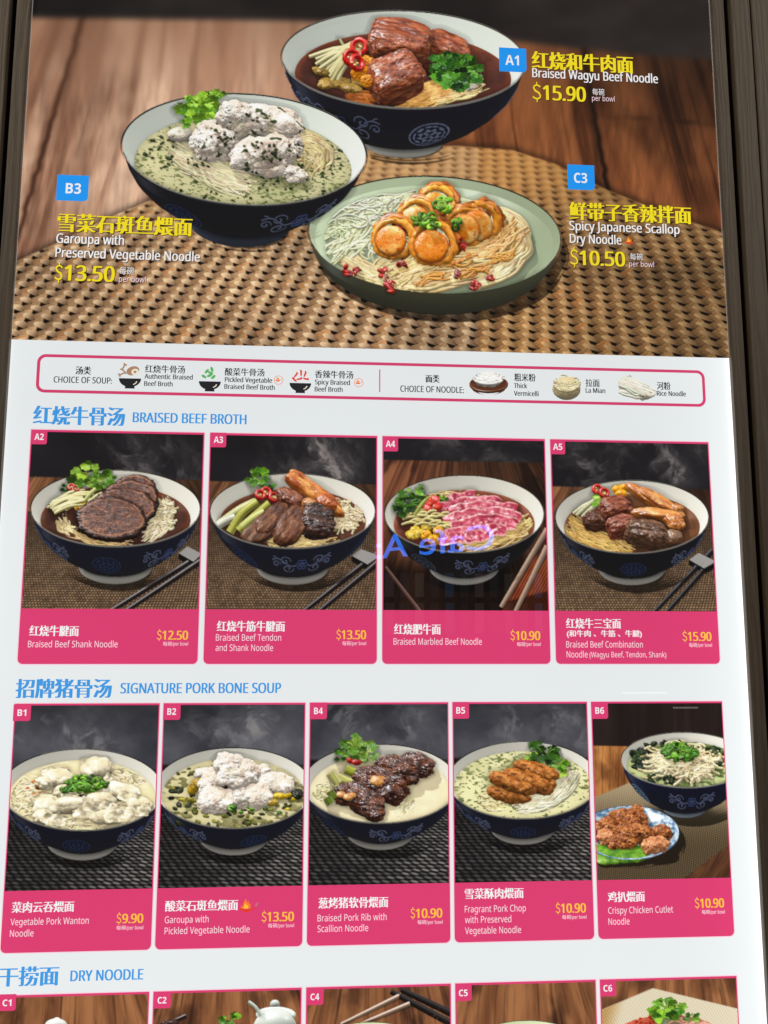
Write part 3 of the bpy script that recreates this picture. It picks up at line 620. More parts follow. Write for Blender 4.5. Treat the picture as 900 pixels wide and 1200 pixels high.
def pic_A4():
    P = card('A4', *XA[2], AT, AB); d = Dish(544, 600, 93, 45, .80)
    wall_a(P, d, 541, 520, [(560, 520, 60, 22, .5), (590, 540, 50, 14, .25)], mat=False, wood_cols=((142, 96, 70), (96, 58, 42), (40, 24, 20)), s=3)
    PX, PY = P.PX, P.PY
    c = P.col.reshape(P.H, P.W, 3)
    dk = sm(640, 672, PY) * (1 - sm(585, 640, PX)); c *= (1 - .88 * dk)[..., None]
    c *= (1 - .5 * sm(600, 650, PY) * (1 - sm(455, 500, PX)))[..., None]
    rg = sm(-3, 3, PX - (590 + (712 - PY) * .55)) * sm(646, 660, PY); u = (PX + PY * .55) * .8
    rb = mix((96, 42, 26), (150, 82, 52), np.clip(.5 + .5 * np.sin(u * 2.2) + .5 * (vn2(PX / 9, PY / 9) - .5), 0, 1)); c[:] = c * (1 - rg * .9)[..., None] + lin(rb) * (rg * .9)[..., None]
    c *= (1 - .75 * sm(-2, 2, PY - (690 + (650 - PX) * .25)) * sm(580, 600, PX))[..., None]
    bowl(P, d, meds=(-.62,), flowers=(.25,), soup=brown_soup((70, 32, 22), (150, 90, 60)), navy=(18, 20, 30), rimc=(96, 78, 64), medc=(96, 104, 118))
    P.strands(d, [(545, 640), (575, 632), (600, 622), (612, 612)], 90, 11, 1.0, (222, 190, 130), wig=2.5, lift=.08)
    P.strands(d, [(500, 592), (520, 586), (545, 584)], 40, 7, .9, (216, 190, 136), wig=2.5, lift=.06)
    mt = meat((170, 46, 72), (206, 84, 106), (236, 190, 190), fs=(4, 7, 7), fk=.85)
    def pk(u, v, k): return mix(mix((164, 58, 82), (202, 108, 124), np.clip((k - .3) * 2.2, 0, 1)), (236, 198, 196), np.clip(sm(.54, .74, fb2(u * 7 + k * 2, v * 2.2 + 5, 3, 9)) * .8, 0, 1))
    for x, y, L, W, a, z in ((540, 585, 40, 14, .30, .05), (520, 596, 26, 12, .5, .03), (560, 591, 56, 15, -.12, .08), (552, 597, 52, 14, .05, .09), (582, 596, 46, 14, -.25, .07), (574, 603, 54, 15, -.12, .07), (592, 606, 34, 14, -.35, .05), (546, 606, 52, 14, .22, .08), (582, 612, 44, 14, -.22, .05), (558, 614, 52, 15, .15, .06), (540, 618, 40, 13, .35, .05), (574, 621, 36, 12, -.05, .03), (536, 627, 44, 13, .25, .03), (556, 628, 34, 11, .1, .01)):
        P.sheet(d, x, y, z, L, W * 1.45, a, pk, 'beef_piece', folds=1.6, amp=2.6, tilt=.55, gloss=.35, edge=(226, 176, 172), curl=.22, lean=.1)
    for k in range(26):
        x, y = 470 + rng.uniform(0, 45), 608 + rng.uniform(-4, 12); a = rng.normal(-.5, .5)
        strip(P, d, [(x, y, .02), (x + 10 * math.cos(a), y + 6 * math.sin(a) - 2, .08), (x + 20 * math.cos(a), y + 10 * math.sin(a), .04)], 1.7, np.array((220, 204, 138)) + rng.normal(0, 12))
    for k in range(8): P.blob(d, 478 + rng.uniform(0, 24), 622 + rng.uniform(-6, 6), .0, (6, 5, 4), plain((196, 160, 50), (232, 206, 110)), 'vegetables', na=.3, rot=(.3, .2, rng.uniform(0, 3)), gloss=.4)
    for x, y in ((500, 628), (508, 633), (514, 624)): P.blob(d, x, y, .05, (6, 5, 7), plain((232, 150, 30), (250, 196, 70)), 'vegetables', na=.3, gloss=.5)
    for x, y in ((504, 590), (510, 586), (513, 594), (500, 596)): P.blob(d, x, y, .08, (7, 5, 3), plain((190, 40, 24), (226, 80, 52)), 'chilli', na=.15, rot=(.7, .2, rng.uniform(-1, 1)), gloss=.8)
    strip(P, d, [(486, 604, .1), (494, 592, .14), (502, 583, .12)], 2.2, (186, 190, 104))
    P.leaf(d, 478, 592, .08, 17, 22, DGRN); P.leaf(d, 490, 578, .12, 11, 12, GRN); P.leaf(d, 517, 584, .06, 7, 7, GRN)
    sticks(P, d, [(587, 711, 641, 620), (604, 716, 641, 640)], 3.0, (176, 150, 132)); sticks(P, d, [(452, 664, 492, 716)], 1.9, (112, 76, 66))
    P.shade()
def pic_A5():
    P = card('A5', *XA[3], AT, AB); d = Dish(740.5, 603.5, 89.5, 42.5, .80)
    wall_a(P, d, 572, 700, [(760, 530, 60, 26, .6), (795, 556, 26, 20, .8), (690, 540, 40, 30, .5)], s=4)
    bowl(P, d, meds=(.02, -1.5), flowers=(-.92, .95), soup=brown_soup((72, 44, 26), (120, 78, 46)), navy=(18, 23, 42))
    P.strands(d, [(664, 612), (680, 628), (705, 640), (738, 646)], 60, 11, .9, (216, 182, 112), wig=2); P.strands(d, [(672, 606), (690, 622), (720, 634), (735, 645)], 30, 8, .8, (206, 170, 104), wig=2, lift=.05)
    ch = meat((92, 44, 30), (168, 98, 72), (204, 148, 112), fs=(3, 9, 9), fk=.5)
    P.blob(d, 698, 611, -.02, (15, 12, 11), meat((62, 36, 26), (118, 76, 54)), 'beef_piece', e=.75, na=.2, nf=3, gloss=.4)
    P.blob(d, 721, 597, .14, (18, 14, 13), ch, 'beef_piece', e=.62, na=.16, nf=2.0, fib=(.8, 1.8, 1.8), rot=(.2, .1, .5), gloss=.55, cl=4)
    P.blob(d, 728, 617, .04, (17, 12, 12), ch, 'beef_piece', e=.62, na=.17, nf=2.0, fib=(.8, 1.8, 1.8), rot=(.2, -.1, .3), gloss=.55, cl=4)
    P.blob(d, 757, 626, .02, (24, 15, 14), meat((78, 52, 38), (136, 100, 76)), 'beef_piece', e=.7, na=.20, nf=2.2, fib=(1, 1.6, 1.6), rot=(.3, .1, -.2), gloss=.55, cl=5)
    P.blob(d, 787, 631, -.06, (12, 9, 8), meat((98, 70, 48), (150, 112, 82)), 'beef_piece', e=.8, na=.2, rot=(.3, 0, .2), gloss=.8)
    tn = meat((150, 82, 34), (218, 152, 84), (240, 200, 140), fs=(1.5, 8, 8), fk=.45)
    P.blob(d, 757, 584, .18, (28, 7, 6), tn, 'tendon_piece', rot=(.2, .45, -.45), na=.26, nf=1.6, e=(.8, .55), fib=(.6, 2, 2), gloss=.95); P.blob(d, 774, 590, .14, (30, 8, 6), tn, 'tendon_piece', rot=(.2, .4, -.4), na=.26, nf=1.6, e=(.8, .55), fib=(.6, 2, 2), gloss=.95)
    P.blob(d, 768, 604, .08, (28, 8, 7), tn, 'tendon_piece', rot=(.2, .12, -.05), na=.28, nf=1.6, e=(.8, .55), fib=(.6, 2, 2), gloss=.95); P.blob(d, 790, 611, .05, (13, 10, 7), tn, 'tendon_piece', rot=(.3, .3, -.5), na=.25, gloss=.95)
    P.blob(d, 792, 596, .1, (8, 6, 5), tn, 'tendon_piece', na=.25, gloss=.95)
    for x, y in ((724, 574), (732, 572), (728, 579)): P.blob(d, x, y, .16, (7, 5, 5), plain((226, 140, 24), (246, 186, 60)), 'vegetables', na=.25, gloss=.5)
    for pts in ([(676, 604, -.02), (690, 592, .06), (700, 584, .1)], [(682, 606, 0), (694, 596, .06), (704, 588, .1)], [(672, 602, -.03), (684, 594, .03), (694, 588, .06)]): strip(P, d, pts, 3, (216, 214, 176))
    P.leaf(d, 704, 589, .14, 10, 12, ((90, 140, 40), (180, 210, 96)))
    for x, y in ((700, 574), (708, 578)): chilli(P, d, x, y, 5, Z=.16, rot=(.7, .5, 0))
    prism(P, d, [(807, 662), (824, 672), (838, 664), (818, 654)], .08, (130, 128, 126), (20, 20, 24), 'chopstick_rest')
    sticks(P, d, [(764, 719, 834, 645), (779, 719, 834, 656)], 2.8, (38, 34, 36))
    P.shade()
def pic_B1():
    P = card('B1', *XB[0], BT, BB); d = Dish(96.5, 923, 94.5, 47.5, .78)
    wall_b(P, d, 893, [(75, 860, 70, 30, .45), (110, 868, 40, 20, .35)], s=11)
    bowl(P, d, meds=(-.08, 1.7), flowers=(.85, -.95), soup=milk_soup((206, 196, 160)), rimc=(34, 32, 38), Zs=-.12)
    nd = (226, 214, 178)
    P.nest(d, 35, 932, 26, 24, 90, 1.5, nd, Z=-.12, lift=.04, curl=1.6); P.nest(d, 155, 950, 26, 22, 80, 1.5, nd, Z=-.12, lift=.04, curl=1.6)
    P.nest(d, 95, 967, 50, 9, 70, 1.4, nd, Z=-.12, lift=.02, curl=1.3, ang=.1); P.nest(d, 150, 912, 24, 10, 50, 1.4, nd, Z=-.12, lift=.03, curl=1.6); P.nest(d, 60, 905, 24, 8, 40, 1.3, nd, Z=-.13, lift=.02)
    flakes(P, d, 44, 924, 14, 10, 7, 4, [(196, 120, 50), (170, 96, 44), (210, 150, 80)], 'vegetables', lift=.05); flakes(P, d, 150, 915, 12, 8, 5, 4, [(214, 150, 60)], 'vegetables')
    w = lambda a=(212, 200, 168), b=(246, 238, 214): (lambda u, nz: mix(mix(a, b, np.clip((nz - .25) * 1.8, 0, 1)), (170, 150, 118), sm(.56, .72, fb3(u[..., 0] * 1.8 + 2, u[..., 1] * 1.8, u[..., 2] * 1.8, 2, 77)) * .28))
    for x, y, rx, ry, rz, rot in ((113, 902, 22, 15, 13, (.2, 0, .2)), (70, 913, 20, 12, 11, (0, .1, -.2)), (52, 918, 10, 9, 8, (0, 0, 0)), (142, 928, 20, 12, 10, (0, -.1, -.4)), (56, 945, 18, 14, 12, (.3, 0, .6)), (118, 940, 18, 13, 12, (.2, 0, .3)), (84, 944, 26, 10, 10, (.5, 0, .1)), (128, 957, 26, 8, 8, (.5, 0, .15)), (164, 943, 15, 10, 8, (.2, 0, -.3)), (50, 957, 12, 9, 8, (.1, 0, .4)), (75, 930, 14, 9, 9, (.4, 0, -.4))):
        P.blob(d, x, y, -.02, (rx, ry * 1.15, rz), w(), 'dumpling', rot=rot, nf=1.3, na=.32, gloss=.35, ridge=.55, oct=2)
    def sk(u, v, k): return mix(mix((210, 198, 164), (248, 240, 218), np.clip((k - .25) * 2, 0, 1)), (150, 136, 112), np.clip(sm(.55, .7, fb2(u * 3 + 4, v * 2, 2, 5)) * .25, 0, 1))
    for x, y, L, W, a in ((92, 940, 34, 15, -.3), (104, 951, 36, 12, .2), (140, 956, 34, 13, .25), (62, 960, 30, 12, -.3), (150, 934, 28, 12, -.5), (112, 893, 34, 12, .1), (66, 905, 34, 12, .1), (46, 938, 22, 14, .9), (126, 946, 26, 12, -.2), (160, 950, 26, 12, -.1), (82, 932, 22, 12, .5), (130, 912, 22, 10, -.7)):
        P.sheet(d, x, y, .05, L, W, a, sk, 'dumpling', folds=2.6, amp=3.2, tilt=.75, gloss=.38, curl=.25)
    chopped(P, d, 100, 919, 21, 9, 60, 3.2, Z=.06, lift=.10); chopped(P, d, 80, 925, 8, 4, 10, 2.6, Z=.06, col=(80, 124, 44)); chopped(P, d, 122, 920, 6, 4, 6, 2.2, Z=.05)
    P.shade()
def pic_B2():
    P = card('B2', *XB[1], BT, BB); d = Dish(274, 921, 92, 47, .76)
    wall_b(P, d, 888, [(300, 850, 60, 30, .5), (250, 860, 50, 25, .35)], s=12)
    bowl(P, d, meds=(.28, 2.0), flowers=(-.75,), soup=milk_soup((192, 184, 148), (84, 82, 40), .66, 11, 2), rimc=(34, 34, 42), Zs=-.12)
    P.strands(d, [(210, 944), (216, 930), (228, 918)], 30, 5, .9, NOOD, wig=1.5); P.strands(d, [(262, 958), (285, 950), (308, 948), (325, 950)], 60, 7, .9, (222, 214, 170), wig=2, lift=.07); P.strands(d, [(268, 952), (290, 944), (318, 942)], 40, 6, .9, (226, 218, 176), wig=2, lift=.08)
    flakes(P, d, 270, 958, 66, 15, 36, 4.5, [(62, 70, 30), (96, 100, 44), (44, 50, 30), (132, 132, 60)], 'vegetables', Z=-.11); flakes(P, d, 215, 935, 18, 16, 16, 4.5, [(54, 62, 32), (150, 142, 60), (36, 42, 32)], 'vegetables', Z=-.11); flakes(P, d, 330, 930, 18, 18, 18, 5, [(52, 60, 32), (190, 168, 54), (40, 42, 34)], 'vegetables', Z=-.11); flakes(P, d, 235, 905, 30, 5, 10, 3.5, [(96, 98, 48)], 'vegetables', Z=-.11)
    P.blob(d, 229, 921, .02, (11, 6, 7), plain((140, 112, 24), (202, 172, 52)), 'vegetables', rot=(.2, -.7, .7), gloss=.5); P.blob(d, 330, 932, -.04, (11, 5, 4), plain((200, 164, 30), (226, 200, 80)), 'vegetables', rot=(0, 0, .2), gloss=.5); P.blob(d, 318, 940, -.05, (7, 6, 4), plain((150, 130, 50), (206, 180, 80)), 'vegetables', gloss=.5); P.blob(d, 348, 930, -.05, (7, 8, 5), plain((26, 30, 20), (60, 64, 44)), 'vegetables', na=.3, gloss=.5)
    fi = fishy()
    for x, y, rx, ry, rz, z, rot in ((248, 922, 16, 16, 12, .02, (.2, 0, .3)), (254, 938, 19, 15, 11, -.02, (.2, .1, -.15)), (243, 907, 14, 8, 7, .03, (0, 0, .1)), (297, 933, 22, 14, 11, -.01, (.2, 0, .2)), (324, 917, 18, 12, 9, .05, (.1, .2, -.15)), (305, 907, 11, 9, 8, .12, (0, -.5, .4)), (277, 908, 23, 17, 16, .18, (.3, .25, .3)), (270, 897, 15, 12, 12, .26, (.2, .1, 0))):
        P.blob(d, x, y, z, (rx * 1.14, ry * 1.14, rz), fi, 'fish_piece', rot=rot, nf=1.7, na=.40, gloss=.26, oct=5, ridge=.32, e=.75, cl=4, bump=.5)
    P.blob(d, 262, 919, .16, (7, 2, 4), (46, 42, 40), 'fish_piece', rot=(0, .5, -.6))
    chopped(P, d, 273, 947, 4, 3, 7, 2.4, Z=.02); chopped(P, d, 300, 952, 30, 8, 6, 2, Z=-.08, lift=0)
    P.shade()
def pic_B4():
    P = card('B4', *XB[2], BT, BB); d = Dish(446, 916, 90.5, 46, .76)
    wall_b(P, d, 882, [(420, 845, 60, 30, .45), (480, 855, 50, 25, .35)], s=13)
    bowl(P, d, meds=(-.78, 1.6), flowers=(.22,), soup=milk_soup((206, 196, 166)), rimc=(46, 38, 38), Zs=-.12)
    P.nest(d, 384, 930, 16, 14, 60, 1.2, (222, 212, 170), Z=-.12, lift=.05, ang=1.4); P.strands(d, [(378, 935), (400, 950), (425, 960), (440, 966)], 50, 10, 1.1, (224, 214, 172), wig=2); P.strands(d, [(450, 962), (470, 950), (482, 938), (486, 925)], 70, 12, 1.1, (228, 220, 182), wig=2, lift=.07); P.strands(d, [(480, 945), (492, 930), (508, 926)], 30, 6, .9, (224, 214, 176), wig=2)
    for (x, y, L) in ((392, 912, 18), (404, 915, 18), (398, 926, 15), (390, 931, 12), (413, 905, 18), (420, 912, 13), (386, 938, 10)):
        a = rng.normal(.9, .35); strip(P, d, [(x - L * .5 * math.cos(a), y - L * .4 * math.sin(a), .02), (x, y, .05), (x + L * .5 * math.cos(a), y + L * .4 * math.sin(a), .02)], 5.2, np.array(((176, 182, 70), (150, 168, 60), (208, 206, 130), (120, 140, 50))[rng.integers(4)]), flat=.8, taper=False, gloss=.5)
    rb = meat((54, 26, 18), (124, 70, 44), (188, 128, 78), fs=(4, 5, 5), fk=.3)
    for x, y, rx, ry, rz, z, rot in ((488, 897, 20, 13, 13, .14, (.2, .1, -.3)), (470, 905, 20, 17, 14, .14, (.3, .2, .2)), (455, 898, 18, 12, 12, .16, (.2, 0, .3)), (452, 921, 26, 18, 15, .08, (.3, .3, -.4)), (434, 912, 20, 14, 12, .12, (.3, 0, .3)), (426, 938, 25, 16, 14, .03, (.3, .3, -.5)), (408, 931, 17, 13, 11, .05, (.2, 0, .4)), (436, 950, 15, 10, 9, -.02, (.2, .4, -.6))):
        P.blob(d, x, y, z, (rx, ry, rz), rb, 'pork_piece', rot=rot, nf=2.6, na=.26, gloss=.85, e=.8, ridge=.2, oct=4, cl=4, fib=(.8, 1.5, 1.5))
    for x, y, q in ((400, 931, 5), (408, 934, 5.5), (413, 932, 4.5), (443, 915, 9), (458, 905, 6), (480, 894, 7)): P.blob(d, x, y, .2, (q, q * .8, q * .5), plain((176, 118, 58), (222, 172, 104)), 'pork_piece', rot=(.4, 0, 0), na=.12, gloss=.9)
    P.leaf(d, 418, 876, .16, 17, 22, ((60, 104, 34), (156, 186, 86))); P.leaf(d, 402, 884, .1, 10, 10, GRN); P.leaf(d, 430, 882, .14, 12, 12, ((90, 120, 60), (190, 206, 140)))
    for x, y in ((412, 891), (424, 890), (418, 893)): P.blob(d, x, y, .16, (6, 4, 4), plain((150, 28, 20), (200, 60, 40)), 'chilli', na=.15, gloss=.8)
    P.shade()
def pic_B5():
    P = card('B5', *XB[3], BT, BB); d = Dish(613, 912, 88, 45, .76)
    wall_b(P, d, 880, [(620, 845, 55, 30, .45), (670, 858, 40, 25, .45)], s=14)
    bowl(P, d, meds=(.0,), flowers=(-.85, .9), soup=milk_soup((196, 192, 152), (78, 90, 44), .63, 24, 5), rimc=(44, 40, 44), Zs=-.11)
    P.strands(d, [(610, 944), (640, 938), (660, 922), (668, 906)], 120, 12, 1.0, (232, 226, 196), wig=1.2, lift=.1, Z=-.1); P.nest(d, 578, 938, 14, 12, 60, 1.2, (228, 214, 166), Z=-.1, ang=1.3, lift=.06); P.strands(d, [(568, 930), (576, 942), (592, 946)], 25, 8, 1.0, (226, 212, 160), Z=-.1)
    fr = flecked((150, 90, 40), (204, 146, 84), (104, 56, 26), 6, .62, 7)
    for x, y, L, z, a, t in ((628, 903, 26, .14, -.25, .15), (638, 917, 13, .02, -.3, .2), (636, 924, 12, -.02, -.5, .2), (616, 914, 27, .16, -.28, .2), (596, 932, 25, -.03, -.3, .1), (600, 918, 28, .14, -.3, .2)):
        P.blob(d, x, y, z, (L, 9.0, 8.0), fr, 'pork_piece', rot=(.2, t, a), nf=4.2, na=.15, gloss=.14, e=.72, oct=4, cl=3, bump=.6)
    P.leaf(d, 638, 884, .08, 17, 22, DGRN); P.leaf(d, 655, 896, .06, 12, 12, GRN); P.leaf(d, 622, 888, .08, 8, 8, LGRN); P.leaf(d, 662, 900, .05, 8, 6, LGRN); P.leaf(d, 655, 908, .05, 8, 7, ((90, 140, 30), (170, 200, 70)))
    P.shade()
def pic_B6():
    P = card('B6', *XB[4], BT, BB); d = Dish(803, 889, 75, 32, .86, rot=.02); e = Dish(738, 974, 57, 31, .22)
    PX, PY = P.PX, P.PY
    c = mix((52, 40, 36), (30, 22, 22), np.clip(fb2(PX / 7, PY / 90, 4, 60), 0, 1)); wv = wood((PX - 760) / 240, PY / 80, (190, 136, 86), (140, 92, 54), (86, 52, 30), 66, .6)
    c = mix(c, wv, sm(-1, 1, PY - 874 - .02 * (PX - 700))); wd = wood((PX + .6 * PY) / 340, PY / 60, (104, 70, 48), (70, 44, 32), (40, 26, 20), 67, .6)
    u, v = (PX - .45 * PY) / 3.0, (PY + .35 * PX) / 2.6; k = np.floor(v); ee = np.abs(np.sin(np.pi * (u + .5 * (k % 2)))) * np.abs(np.sin(np.pi * v)) ** .8
    lt = sm(1000, 900, PY); m = mix((66, 52, 38), (178, 156, 120), np.clip(ee * .9, 0, 1)); m = mix(m, (206, 190, 158), lt * .7) * (.75 + .25 * lt)[..., None]
    c = mix(c, wd, sm(-2, 2, PY - 960)); inm = sm(-1, 1, PY - (933 - (PX - 700) * .42)) * sm(1, -1, PY - (1032 - (PX - 797) * .75)); c = mix(c, m, inm)
    P.bgd(c, np.where(PY > 874, table_z(d, PX, np.maximum(PY, 874)), table_z(d, PX, np.full_like(PY, 874))))
    bowl(P, d, fr=.36, meds=(-.92, 1.25), flowers=(.12,), soup=milk_soup((170, 176, 130), (70, 92, 40), .62, 9, 8), rimc=(40, 40, 56), navy=(18, 30, 70), medc=(150, 180, 210), foot=(176, 190, 206), Zs=-.13, line=(200, 205, 210))
    flakes(P, d, 752, 890, 10, 12, 22, 6, [(30, 44, 28), (50, 68, 34), (24, 34, 24)], 'vegetables', Z=-.1); flakes(P, d, 838, 888, 16, 12, 26, 5, [(40, 60, 30), (64, 84, 44)], 'vegetables', Z=-.1); flakes(P, d, 790, 873, 40, 4, 14, 5, [(36, 54, 30)], 'vegetables', Z=-.12); flakes(P, d, 775, 913, 20, 5, 10, 5, [(46, 60, 30)], 'vegetables', Z=-.1)
    P.nest(d, 800, 896, 40, 19, 170, 1.15, (232, 218, 178), Z=-.09, lift=.16, ang=1.5); P.nest(d, 780, 893, 20, 12, 60, 1.2, (240, 228, 190), Z=-.0, lift=.08, ang=.9); P.nest(d, 815, 900, 24, 14, 60, 1.2, (236, 222, 184), Z=-.0, lift=.08, ang=1.9)
    chopped(P, d, 796, 882, 21, 10, 90, 2.8, Z=.14, lift=.12, col=(84, 128, 40)); P.leaf(d, 796, 878, .26, 10, 12, ((50, 100, 20), (130, 176, 60)))
    e.z0 = float(table_z(d, np.array([738.]), np.array([978.]))[0] - table_z(e, np.array([738.]), np.array([978.]))[0]) + 6
    # side plate
    def rim(th, t): return mix((206, 216, 220), (70, 104, 140), np.clip(sm(.42, .75, fb2(th * 9, t * 2.2, 3, 4)) * .9 + .25 * (t < 1), 0, 1))
    P.lathe(e, [(.55, -.22), (.8, -.18), (1.0, -.01)], (80, 100, 124), .3, 'plate'); P.lathe(e, [(1.0, 0), (.9, -.05), (.78, -.12), (.6, -.17), (.0, -.18)], rim, .4, 'plate', outward=False); P.lathe(e, [(1.01, -.02), (1.015, 0), (.995, .01)], (96, 124, 152), .4, 'plate')
    for x, y, L, a in ((722, 1000, 30, .1), (742, 997, 22, -.1), (712, 994, 20, .2), (736, 1004, 22, .05), (715, 1006, 18, .1)): P.blob(e, x, y, -.08, (L, 9, 3), plain((70, 118, 30), (150, 186, 70)), 'cucumber', rot=(.15, 0, a), na=.2, gloss=.5)
    ck = flecked((140, 76, 34), (212, 146, 86), (96, 46, 22), 3, .62, 4)
    for k in range(26):
        a, q = rng.uniform(0, 6.28), np.sqrt(rng.uniform(0, 1)); P.blob(e, 734 + 44 * q * math.cos(a), 972 + 17 * q * math.sin(a), .02 + .2 * (1 - q), (rng.uniform(9, 16), rng.uniform(7, 11), rng.uniform(7, 10)), ck, 'chicken', rot=tuple(rng.normal(0, .6, 3)), nf=2.6, na=.42, gloss=.4, e=.85, oct=4)
    for x, y in ((716, 979), (768, 990)): P.blob(e, x, y, .12, (15, 9, 8), plain((190, 124, 84), (226, 172, 130), 4), 'chicken', rot=(.3, 0, .3), nf=4, na=.3, gloss=.3, e=.8)
    P.shade(L=(-.5, .80, .34))
def pic_C(code, k, x0, x1):
    P = card(code, x0, x1, CTOP, CBOT); PX, PY = P.PX, P.PY
    cx = PX.mean(); c = wood((PX - cx) / (PY - 900), PY / 110, (158, 112, 78), (112, 74, 50), (58, 36, 26), 80 + k, .5)
    d = Dish({'C1': 60, 'C2': 262, 'C4': 435, 'C5': 618, 'C6': 783}[code], {'C1': 1262, 'C2': 1262, 'C4': 1240, 'C5': 1238, 'C6': 1232}[code], 78, 44, .3)
    if code == 'C6':
        m = sm(-1, 1, PY - (1158 + np.abs(PX - 765) * np.where(PX < 765, .42, .24))); e = .5 + .5 * np.sin((PX + PY * .4) * 1.5) * np.sin((PY - PX * .3) * 1.7)
        c = mix(c, mix((190, 178, 150), (226, 218, 200), e), m); c = mix(c, mix((150, 118, 76), (206, 176, 124), e), m * sm(740, 716, PX + (PY - 1160) * .3))
    P.bgd(c, table_z(d, PX, PY))
    def pl(rim=(150, 160, 128), ins=(196, 206, 170)):
        P.lathe(d, [(.5, -.3), (.8, -.2), (1.0, 0)], (70, 74, 56), .4, 'plate'); P.lathe(d, [(1, 0), (.9, -.08), (.7, -.18), (0, -.22)], ins, .4, 'plate', outward=False); P.lathe(d, [(1.01, -.02), (1.015, 0), (.99, .01)], rim, .4, 'plate')
    if code == 'C1':
        P.blob(d, 66, 1202, 0, (14, 9, 9), (214, 214, 208), 'pot', na=0, gloss=.6); P.blob(d, 67, 1196, .05, (5, 4, 4), (226, 226, 220), 'pot', na=0, gloss=.6)
    if code == 'C2':
        t = (206, 212, 204)
        P.blob(d, 322, 1206, 0, (27, 20, 26), t, 'pot', na=0, gloss=.7); P.blob(d, 323, 1189, .1, (25, 14, 8), (216, 222, 214), 'pot', na=0, gloss=.8); P.blob(d, 322, 1177, .1, (6, 5, 6), (196, 206, 196), 'pot', na=0, gloss=.8); P.tubes([[(306, 1190, 90), (299, 1180, 90), (291, 1174, 90)]], 1.9, (190, 200, 190), .7, 'pot')
        P.leaf(d, 268, 1197, .1, 12, 14, GRN); sticks(P, d, [(180, 1207, 218, 1190)], 2.2, (54, 34, 28)); P.blob(d, 200, 1200, 0, (12, 6, 6), (66, 40, 32), 'pot', na=.2)
    if code == 'C4':
        pl(); sticks(P, d, [(400, 1200, 470, 1166), (408, 1206, 480, 1176)], 2.4, (178, 150, 132)); sticks(P, d, [(458, 1162, 530, 1200), (470, 1160, 530, 1188)], 4.0, (34, 28, 28))
    if code == 'C5': pl()
    if code == 'C6':
        pl((140, 150, 110), (170, 182, 140)); P.leaf(d, 782, 1184, .2, 17, 26, ((56, 110, 26), (150, 190, 70))); P.leaf(d, 810, 1192, .15, 9, 8, GRN)
        P.nest(d, 752, 1202, 22, 8, 50, 1.2, (176, 66, 34), Z=.1, lift=.05); P.nest(d, 822, 1200, 26, 8, 50, 1.3, (212, 160, 140), Z=.1, lift=.05)
    P.shade(bgao=.7)
